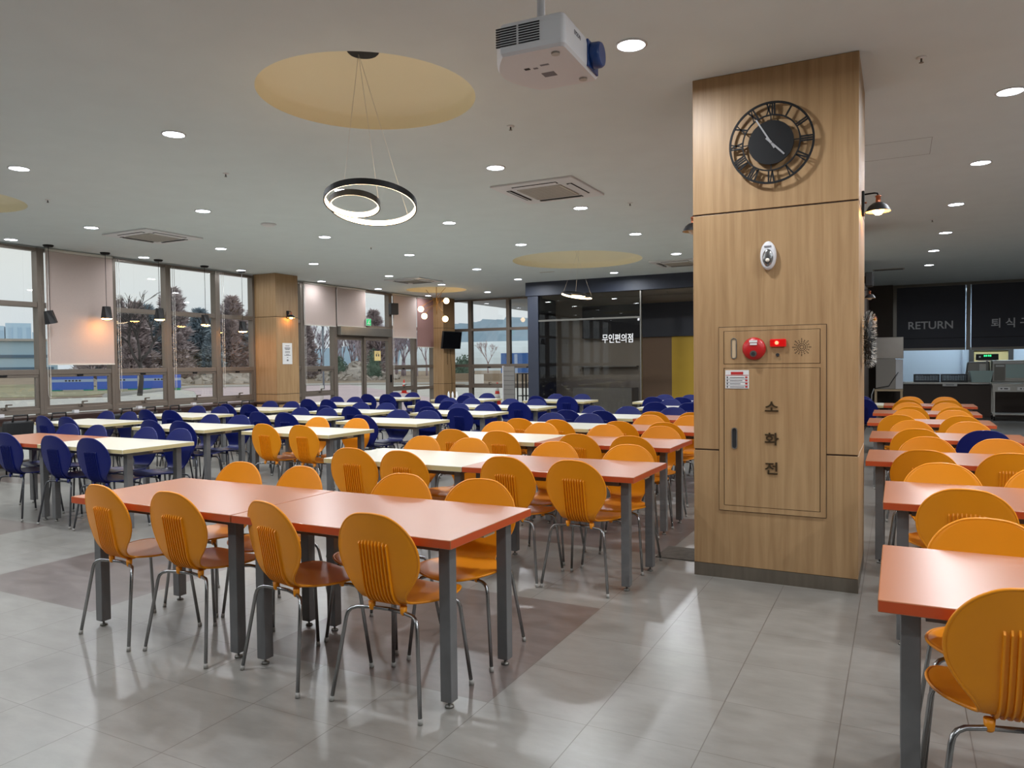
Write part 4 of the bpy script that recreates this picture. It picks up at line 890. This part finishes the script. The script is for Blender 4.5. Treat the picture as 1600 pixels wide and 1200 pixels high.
# window counter and its black chairs
wc = empty('window_counter', (-11.55, 3.2, 0), 'long dark wood counter running under the windows', 'counter')
MB().box(-.36, .1, -3.0, 7.75, .70, .745).build('worktop', 'darkwood', wc, bevel=.004); MB().box(.05, .1, -3.0, 7.75, .64, .70).build('front_rail', 'darkwood', wc)
for k in range(8): MB().box(-.3, .04, -2.95+k*1.5, -2.91+k*1.5, 0, .70).build('leg_frame', 'darkwood', wc)
for k in range(9):
    y = -2.6+k*1.14
    MB().box(-.33, -.27, y, y+.08, .745, .79).build('power_socket', 'white', wc)
dt = empty('dark_side_table', (-11.2, 10.98, 0), 'dark wood table end against the window-side pillar', 'table')
MB().box(-.32, .38, -.1, .36, .70, .75).build('tabletop', 'darkwood', dt, bevel=.003)
for x in (-.28, .34):
    for y in (-.06, .32): MB().box(x-.02, x+.02, y-.02, y+.02, 0, .70).build('leg', 'black', dt)
bc0 = None
for i, (y, lb) in enumerate(((6.1, 'leftmost'), (6.66, 'second from left'), (7.7, 'third from left'), (8.12, 'fourth from left'), (8.58, 'fifth from left'), (9.62, 'sixth from left'), (10.14, 'rightmost'))):
    lab = 'black loop-handled chair at the window counter, '+lb
    if bc0 is None:
        bc0 = empty('counter_chair', (-11.12, y, 0), lab, 'chair', 'black chairs along the window counter'); r = bc0
        # faces -X (the window): back at +X
        v = []; U = 8
        for j, z in enumerate((.50, .56, .70, .74)):
            for u in range(U+1): t = -1+2*u/U; v.append((.17+.03*(z-.5)/.24-.05*t*t, t*(.21 if j < 3 else .195), z))
        f = [(j*9+u, j*9+u+1, (j+1)*9+u+1, (j+1)*9+u) for j in range(3) for u in range(U)]
        m_ = MB(); m_.add(v, f, 0, True); nv = [(a+.012, b, c_) for a, b, c_ in v]; m_.add(nv, [tuple(reversed(q)) for q in f], 0, True)
        per = [(0, u) for u in range(U+1)]+[(j, U) for j in range(1, 4)]+[(3, u) for u in range(U-1, -1, -1)]+[(j, 0) for j in range(2, 0, -1)]
        for a in range(len(per)):
            p, q = per[a], per[(a+1) % len(per)]; ia = p[0]*9+p[1]; ib = q[0]*9+q[1]; m_.f.append((ia, ib, 36+ib, 36+ia)); m_.m.append(0); m_.sm.append(False)
        m_.build('backrest', 'blackpl', r)
        MB().tube([(.2, -.10, .73), (.21, -.095, .815), (.21, .095, .815), (.2, .10, .73)], .012, 8).build('handle_loop', 'blackpl', r)
        MB().box(-.2, .2, -.2, .2, .43, .455).build('seat', 'blackpl', r, bevel=.01)
        for a, b in ((-.19, -.19), (-.19, .19), (.19, -.19), (.19, .19)): MB().tube([(a*.85, b*.9, .43), (a*1.15, b*1.12, 0)], .012, 8).build('leg', 'black', r)
        for b in (-.19, .19): MB().tube([(.17, b, .43), (.19, b, .52)], .01, 6).build('back_support', 'black', r)
    else: dup(bc0, (-11.12, y, 0), rotz=rr.uniform(-.15, .15), label=lab)
tag(MB().box(-1.62, -1.33, 5.44, 5.80, 0, .006).build('floor_mat', 'mdark'), 'small dark mat on the floor left of the clock pillar', 'mat')
# bottles on window table far
for x, lb in ((-10.30, 'left'), (-10.2, 'middle'), (-10.1, 'right')):
    b = MB().lathe([(.02, 0), (.022, .005), (.022, .10), (.01, .12), (.01, .14)], 12, (x+1.92, 13.28, .75)).build('condiment_bottle', 'white'); tag(b, 'small white bottle, %s of three on the far cream table' % lb, 'bottle', 'small white bottles')

# ------------------------------------------------------------------ outdoors
GZ = -.12
tag(MB().box(-300, 60, -60, 400, GZ-.3, GZ).build('pavement', 'pave'), 'pale concrete pavement outside the windows', 'pavement', kind='structure')
def slab(name, poly, z, m, label, cat): return tag(MB().prism(poly, GZ, z).build(name, m), label, cat, kind='structure')
slab('plaza', [(-13.5, 12), (-13.5, 24), (-38, 46), (-62, 72), (-60, 45), (-40, 33)], GZ+.02, 'plaza', 'pinkish plaza paving outside the glass door', 'paving')
slab('dirt_field', [(-38, 25.5), (-47, 38), (-38, 47), (-30, 48), (-24, 52), (-60, 160), (-260, 160), (-260, -20), (-55, -20)], GZ+.05, 'dirt', 'bare brown dirt field beyond the road', 'dirt')
slab('dry_grass_verge', [(-44, 20), (-39, 25), (-48, 37), (-60, 50), (-75, 40), (-60, 10)], GZ+.09, 'grass', 'dry grass verge beside the blue barriers', 'grass')
mb = MB(); mb.tube([(-37.5, 25.3, GZ+.05), (-46.5, 38, GZ+.05), (-38, 46.5, GZ+.05), (-28, 49, GZ+.05)], .16, 6); tag(mb.build('kerb', 'kerb'), 'pale kerb line along the dirt field', 'kerb', kind='structure')
slab('planted_bank', [(-36, 58), (-44, 66), (-40, 72), (-20, 70), (-16, 60), (-22, 55)], GZ+.7, 'dirt', 'low brown bank with shrubs beyond the far windows', 'bank')
# conifers
def conifer(seed, h=9, wd=2.0, m='needle'):
    r = random.Random(seed); mb = MB(); n = 4200
    for k in range(n):
        t = r.random()**.8; z = h*(.03+.97*t); R_ = wd*(1-t)**.75*(.75+.25*math.sin(z*4.1+r.random()*2))+.12; rr_ = R_*math.sqrt(r.uniform(.15, 1)); a = r.uniform(0, 2*PI)
        p = Vector((rr_*math.cos(a), rr_*math.sin(a), z)); d = Vector((math.cos(a)+r.uniform(-.5, .5), math.sin(a)+r.uniform(-.5, .5), r.uniform(-.2, .9))).normalized()*r.uniform(.35, .8)
        q = d.cross(Vector((r.uniform(-1, 1), r.uniform(-1, 1), 1))).normalized()*r.uniform(.09, .2)
        mb.add([p-q, p+q, p+d], [(0, 1, 2)])
    cr_ = mb
    root = empty('conifer_tree', (0, 0, 0), 'x', 'tree')
    cr_.build('foliage', m, root, fixn=False)
    MB().tube([(0, 0, 0), (0, 0, h*.95)], [.18, .03], 6).build('trunk', 'bark', root)
    return root
def baretree(seed, h=6, m='bark', spread=.6, levels=5, r0_=.16, name='bare_tree'):
    r = random.Random(seed); mb = MB()
    def br(p, d, l, rad, lev):
        q = p+d*l; midp = p+d*l*.5+Vector((r.uniform(-.08, .08), r.uniform(-.08, .08), 0))*l
        mb.tube([p, midp, q], [rad, rad*.85, rad*.65], 5 if lev > 2 else 4)
        if lev == 0: return
        for k in range(3 if lev > 1 else 4):
            a = r.uniform(0, 2*PI); s_ = r.uniform(.35, 1)*spread
            nd = (d+Vector((math.cos(a)*s_, math.sin(a)*s_, r.uniform(.0, .35)))).normalized(); br(q if k else midp*.3+q*.7, nd, l*r.uniform(.6, .85), rad*.6, lev-1)
    br(Vector((0, 0, 0)), Vector((.03, .02, 1)), h*.28, r0_, levels)
    root = empty(name, (0, 0, 0), 'x', 'tree'); mb.build('trunk_and_branches', m, root); return root
cA = conifer(1, 9, 2.7, 'needle'); cB = conifer(2, 8.5, 2.6, 'needle2'); cC = conifer(3, 8, 2.3, 'needle')
spots = [(-60, 39.5, .75), (-61, 41, .8), (-64, 44.5, .95), (-60, 43.5, .8), (-62, 46, .85), (-61, 48, 1.02), (-66, 52, 1.05), (-62, 52, .85), (-60, 54, .8), (-63, 57, .98), (-60, 57.5, .75), (-64, 61, .95), (-66, 66, .9), (-68, 72, .85), (-63, 68, .8), (-59, 76, .92), (-70, 48, .9), (-70, 56, .9), (-57, 45.5, .5), (-58, 50, .55), (-58, 55.5, .6), (-59, 61, .5), (-72, 62, .85), (-58, 41.5, .5), (-61, 64.5, .7)]
grp = 'russet and grey conifers in the row beyond the field'
for i, (x, y, s_) in enumerate(spots):
    src = (cA, cB, cC)[i % 3]; lab = ('russet conifer in the dense row beyond the dirt field', 'grey-green conifer in the dense row beyond the dirt field', 'slim russet conifer in the dense row beyond the dirt field')[i % 3]
    if i < 3: src.location = (x, y, GZ); src.scale = (s_,)*3; src['label'] = lab; src['group'] = lab
    else: o = dup(src, (x, y, GZ), rotz=i*1.3, label=lab, group=lab); o.scale = (s_*1.15, s_*1.15, s_)
sp1 = baretree(5, 6.8, 'bark', .95, 5, .15); sp1.location = (-37.6, 27.4, GZ); tag(sp1, 'bare dark tree in front of the blue barriers', 'tree')
bt = baretree(9, 8, 'barkp', .42, 5, .15); bt2 = baretree(12, 7.5, 'barkp', .36, 5, .13)
fs = [(-62+rr.uniform(-6, 6), 70+k*.58+rr.uniform(-.4, .4)) for k in range(34)]
for i, (x, y) in enumerate(fs):
    src = (bt, bt2)[i % 2]; lab = 'tall bare grey tree in the thicket seen through the glass door' if i % 2 == 0 else 'slender bare grey tree in the thicket seen through the glass door'
    if i < 2: src.location = (x, y, GZ); src['label'] = lab; src['group'] = lab
    else: o = dup(src, (x, y, GZ), rotz=i*1.7, label=lab, group=lab); o.scale = (1, 1, rr.uniform(.85, 1.1))
small = baretree(21, 3.6, 'leafr', .7, 5, .06); small.location = (-34.4, 61.5, GZ+.6); tag(small, 'small reddish bare tree on the bank by the greenhouse', 'tree')
def shrub(seed, R_, hz, m):
    r = random.Random(seed); mb = MB()
    for k in range(900):
        a = r.uniform(0, 2*PI); c_ = r.uniform(-.2, 1); s_ = math.sqrt(1-min(1, c_*c_)); q = r.uniform(.7, 1.05)
        p = Vector((R_*s_*math.cos(a)*q, R_*s_*math.sin(a)*q, hz*max(0, c_)*q+.1)); d = Vector((r.uniform(-1, 1), r.uniform(-1, 1), r.uniform(-.3, 1))).normalized()*.22*R_; t = d.orthogonal().normalized()*.07*R_
        mb.add([p-t, p+t, p+d], [(0, 1, 2)])
    mb.lathe([(R_*.8, .05), (R_*.75, hz*.45), (R_*.3, hz*.85), (0, hz*.9)], 12)
    return mb.build('shrub', m, fixn=False)
for i, (x, y, R_, hz, m_, lb) in enumerate(((-36.2, 60, 1.1, 2.2, 'leafg', 'round green shrub on the bank outside the far window'), (-50, 58.7, 1.0, 2.3, 'leafg', 'dark green bush at the left edge of the glass door'), (-46.5, 59.8, .85, 3.0, 'leafg', 'dark green pine bush behind the glass door paper'), (-68, 33.4, 2.2, 4.2, 'leafr', 'reddish bush at the left edge beyond the field'), (-66, 32.6, 1.6, 3.0, 'leafg', 'green bush at the left edge beyond the field'))):
    o = shrub(i, R_, hz, m_); o.location = (x, y, GZ); tag(o, lb, 'shrub')
# rubble mounds
def mound(seed, R_, hz, m, n=240):
    r = random.Random(seed); mb = MB()
    mb.lathe([(R_, 0), (R_*.75, hz*.35), (R_*.4, hz*.75), (0, hz*.9)], 20)
    for k in range(n):
        a = r.uniform(0, 2*PI); q = r.random()**.6; p = Vector((R_*q*math.cos(a), R_*q*math.sin(a), hz*(1-q)*.95+.05)); s_ = r.uniform(.12, .42)
        ax = Vector((r.uniform(-1, 1), r.uniform(-1, 1), r.uniform(-1, 1))).normalized(); b = ax.orthogonal().normalized(); c_ = ax.cross(b)
        mb.obox(p, ax*s_, b*s_*.7, c_*s_*.45)
    return mb.build('rubble_mound', m)
for i, (x, y, R_, hz, lb) in enumerate(((-49.5, 61, 4.2, 1.7, 'grey rubble mound seen through the left leaf of the glass door'), (-56, 50, 5, 1.1, 'low rubble heap right of the conifers'), (-58, 42, 5, .8, 'low rubble heap before the conifer row'))):
    o = mound(i, R_, hz, 'rubble'); o.location = (x, y, GZ); tag(o, lb, 'rubble')
# blue barriers
b0 = None
dv = Vector((-40.5+47.5, 33.6-26.5, 0)).normalized()
for i, (x, y, lb) in enumerate(((-48.2, 30.3, 'left'), (-46.4, 32.2, 'middle'), (-44.6, 34.2, 'right'))):
    lab = 'blue site barrier with pale band, %s of three' % lb
    if b0 is None:
        b0 = empty('site_barrier', (x, y, GZ), lab, 'barrier', 'blue site barriers on the verge', rotz=math.atan2(2, 1.85)); MB().box(-1.2, 1.2, -.04, .04, .15, 1.25).build('blue_panel', 'blueb', b0); p_ = MB().box(-1.2, 1.2, -.05, .05, .66, .84).build('pale_band', 'bluew', b0)
        mb = MB(); [mb.box(-.45+k*.2, -.33+k*.2, -.055, -.05, .70, .80) for k in range(5)]; mb.build('band_marks', 'ink', p_)
        for x_ in (-.9, .9): MB().box(x_-.25, x_+.25, -.3, .3, 0, .15).build('foot', 'greenf', b0)
    else: dup(b0, (x, y, GZ), label=lab)
# cone
def cone(loc, h, label):
    r = empty('traffic_cone', loc, label, 'traffic cone'); MB().box(-.2, .2, -.2, .2, 0, .04).lathe([(.15, .04), (.03, h)], 16).build('cone_body', 'cone', r)
    MB().lathe([(.122, h*.28), (.098, h*.48)], 16).lathe([(.078, h*.62), (.060, h*.78)], 16).build('reflective_band', 'conew', r)
cone((-13.75, 25.3, GZ), .85, 'red and white traffic cone outside the far window'); cone((-24, 33.5, GZ), .75, 'small traffic cone outside the window right of the door')
# bollard + lamp post
lp = empty('street_lamp', (-33.5, 37.8, GZ), 'slim grey street lamp seen between wood pillar and glass door', 'street lamp'); MB().tube([(0, 0, 0), (0, 0, 4.1)], .06, 8).build('post', 'pole', lp); MB().lathe([(.05, 4.1), (.3, 4.25), (.3, 4.3), (.05, 4.5)], 16).build('lamp_head', 'pole', lp)
tag(MB().tube([(-19.5, 21.9, GZ), (-19.5, 21.9, .7)], .07, 10).build('bollard', 'conew'), 'white bollard outside the window left of the glass door', 'bollard')
# distant buildings
fb = empty('factory_building', (-131, 75.5, GZ), 'hazy pale blue factory with dark window bands beyond the field, far left', 'building', rotz=math.radians(60)); MB().box(-45, 3.6, 0, 20, 0, 6.2).build('walls', 'factory', fb); MB().box(-46, 3.9, -.6, 20, 6.2, 6.6).build('roof_edge', 'kerb', fb)
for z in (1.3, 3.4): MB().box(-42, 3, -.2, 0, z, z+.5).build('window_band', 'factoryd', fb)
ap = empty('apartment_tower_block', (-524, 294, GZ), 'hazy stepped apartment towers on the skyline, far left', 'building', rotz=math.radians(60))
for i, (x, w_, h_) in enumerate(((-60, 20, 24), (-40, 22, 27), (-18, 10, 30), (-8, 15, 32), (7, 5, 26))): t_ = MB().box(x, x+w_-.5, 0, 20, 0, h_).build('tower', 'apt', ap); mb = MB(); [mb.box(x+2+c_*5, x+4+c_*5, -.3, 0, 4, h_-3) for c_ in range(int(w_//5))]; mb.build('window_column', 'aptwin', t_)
gh = empty('greenhouse', (-62, 150, GZ), 'long white greenhouse beyond the far windows', 'greenhouse', rotz=math.radians(8)); mb = MB(); n = 14; v = []
for k in range(n+1): a = PI*k/n; v += [(-40, -6*math.cos(a), 6.5*math.sin(a)), (45, -6*math.cos(a), 6.5*math.sin(a))]
mb.add(v, [(2*k, 2*k+1, 2*k+3, 2*k+2) for k in range(n)]+[tuple(range(0, 2*n+2, 2)), tuple(range(2*n+1, 0, -2))]); mb.build('film_vault', 'greenhouse', gh)
cn = empty('blue_container', (-30.6, 60, GZ), 'blue container unit outside the far right window', 'container'); MB().box(-1.6, 1.5, 0, 2.4, 0, 2.5).build('container_body', 'container', cn); MB().box(-.2, .1, -.05, 0, .1, 2.4).build('door_post', 'bluew', cn)
wb = tag(MB().box(-.3, .3, -.3, .3, 0, .8).build('white_utility_box', 'conew', loc=(-27.4, 47.5, GZ)), 'white utility box before the bank outside the far window', 'utility box')
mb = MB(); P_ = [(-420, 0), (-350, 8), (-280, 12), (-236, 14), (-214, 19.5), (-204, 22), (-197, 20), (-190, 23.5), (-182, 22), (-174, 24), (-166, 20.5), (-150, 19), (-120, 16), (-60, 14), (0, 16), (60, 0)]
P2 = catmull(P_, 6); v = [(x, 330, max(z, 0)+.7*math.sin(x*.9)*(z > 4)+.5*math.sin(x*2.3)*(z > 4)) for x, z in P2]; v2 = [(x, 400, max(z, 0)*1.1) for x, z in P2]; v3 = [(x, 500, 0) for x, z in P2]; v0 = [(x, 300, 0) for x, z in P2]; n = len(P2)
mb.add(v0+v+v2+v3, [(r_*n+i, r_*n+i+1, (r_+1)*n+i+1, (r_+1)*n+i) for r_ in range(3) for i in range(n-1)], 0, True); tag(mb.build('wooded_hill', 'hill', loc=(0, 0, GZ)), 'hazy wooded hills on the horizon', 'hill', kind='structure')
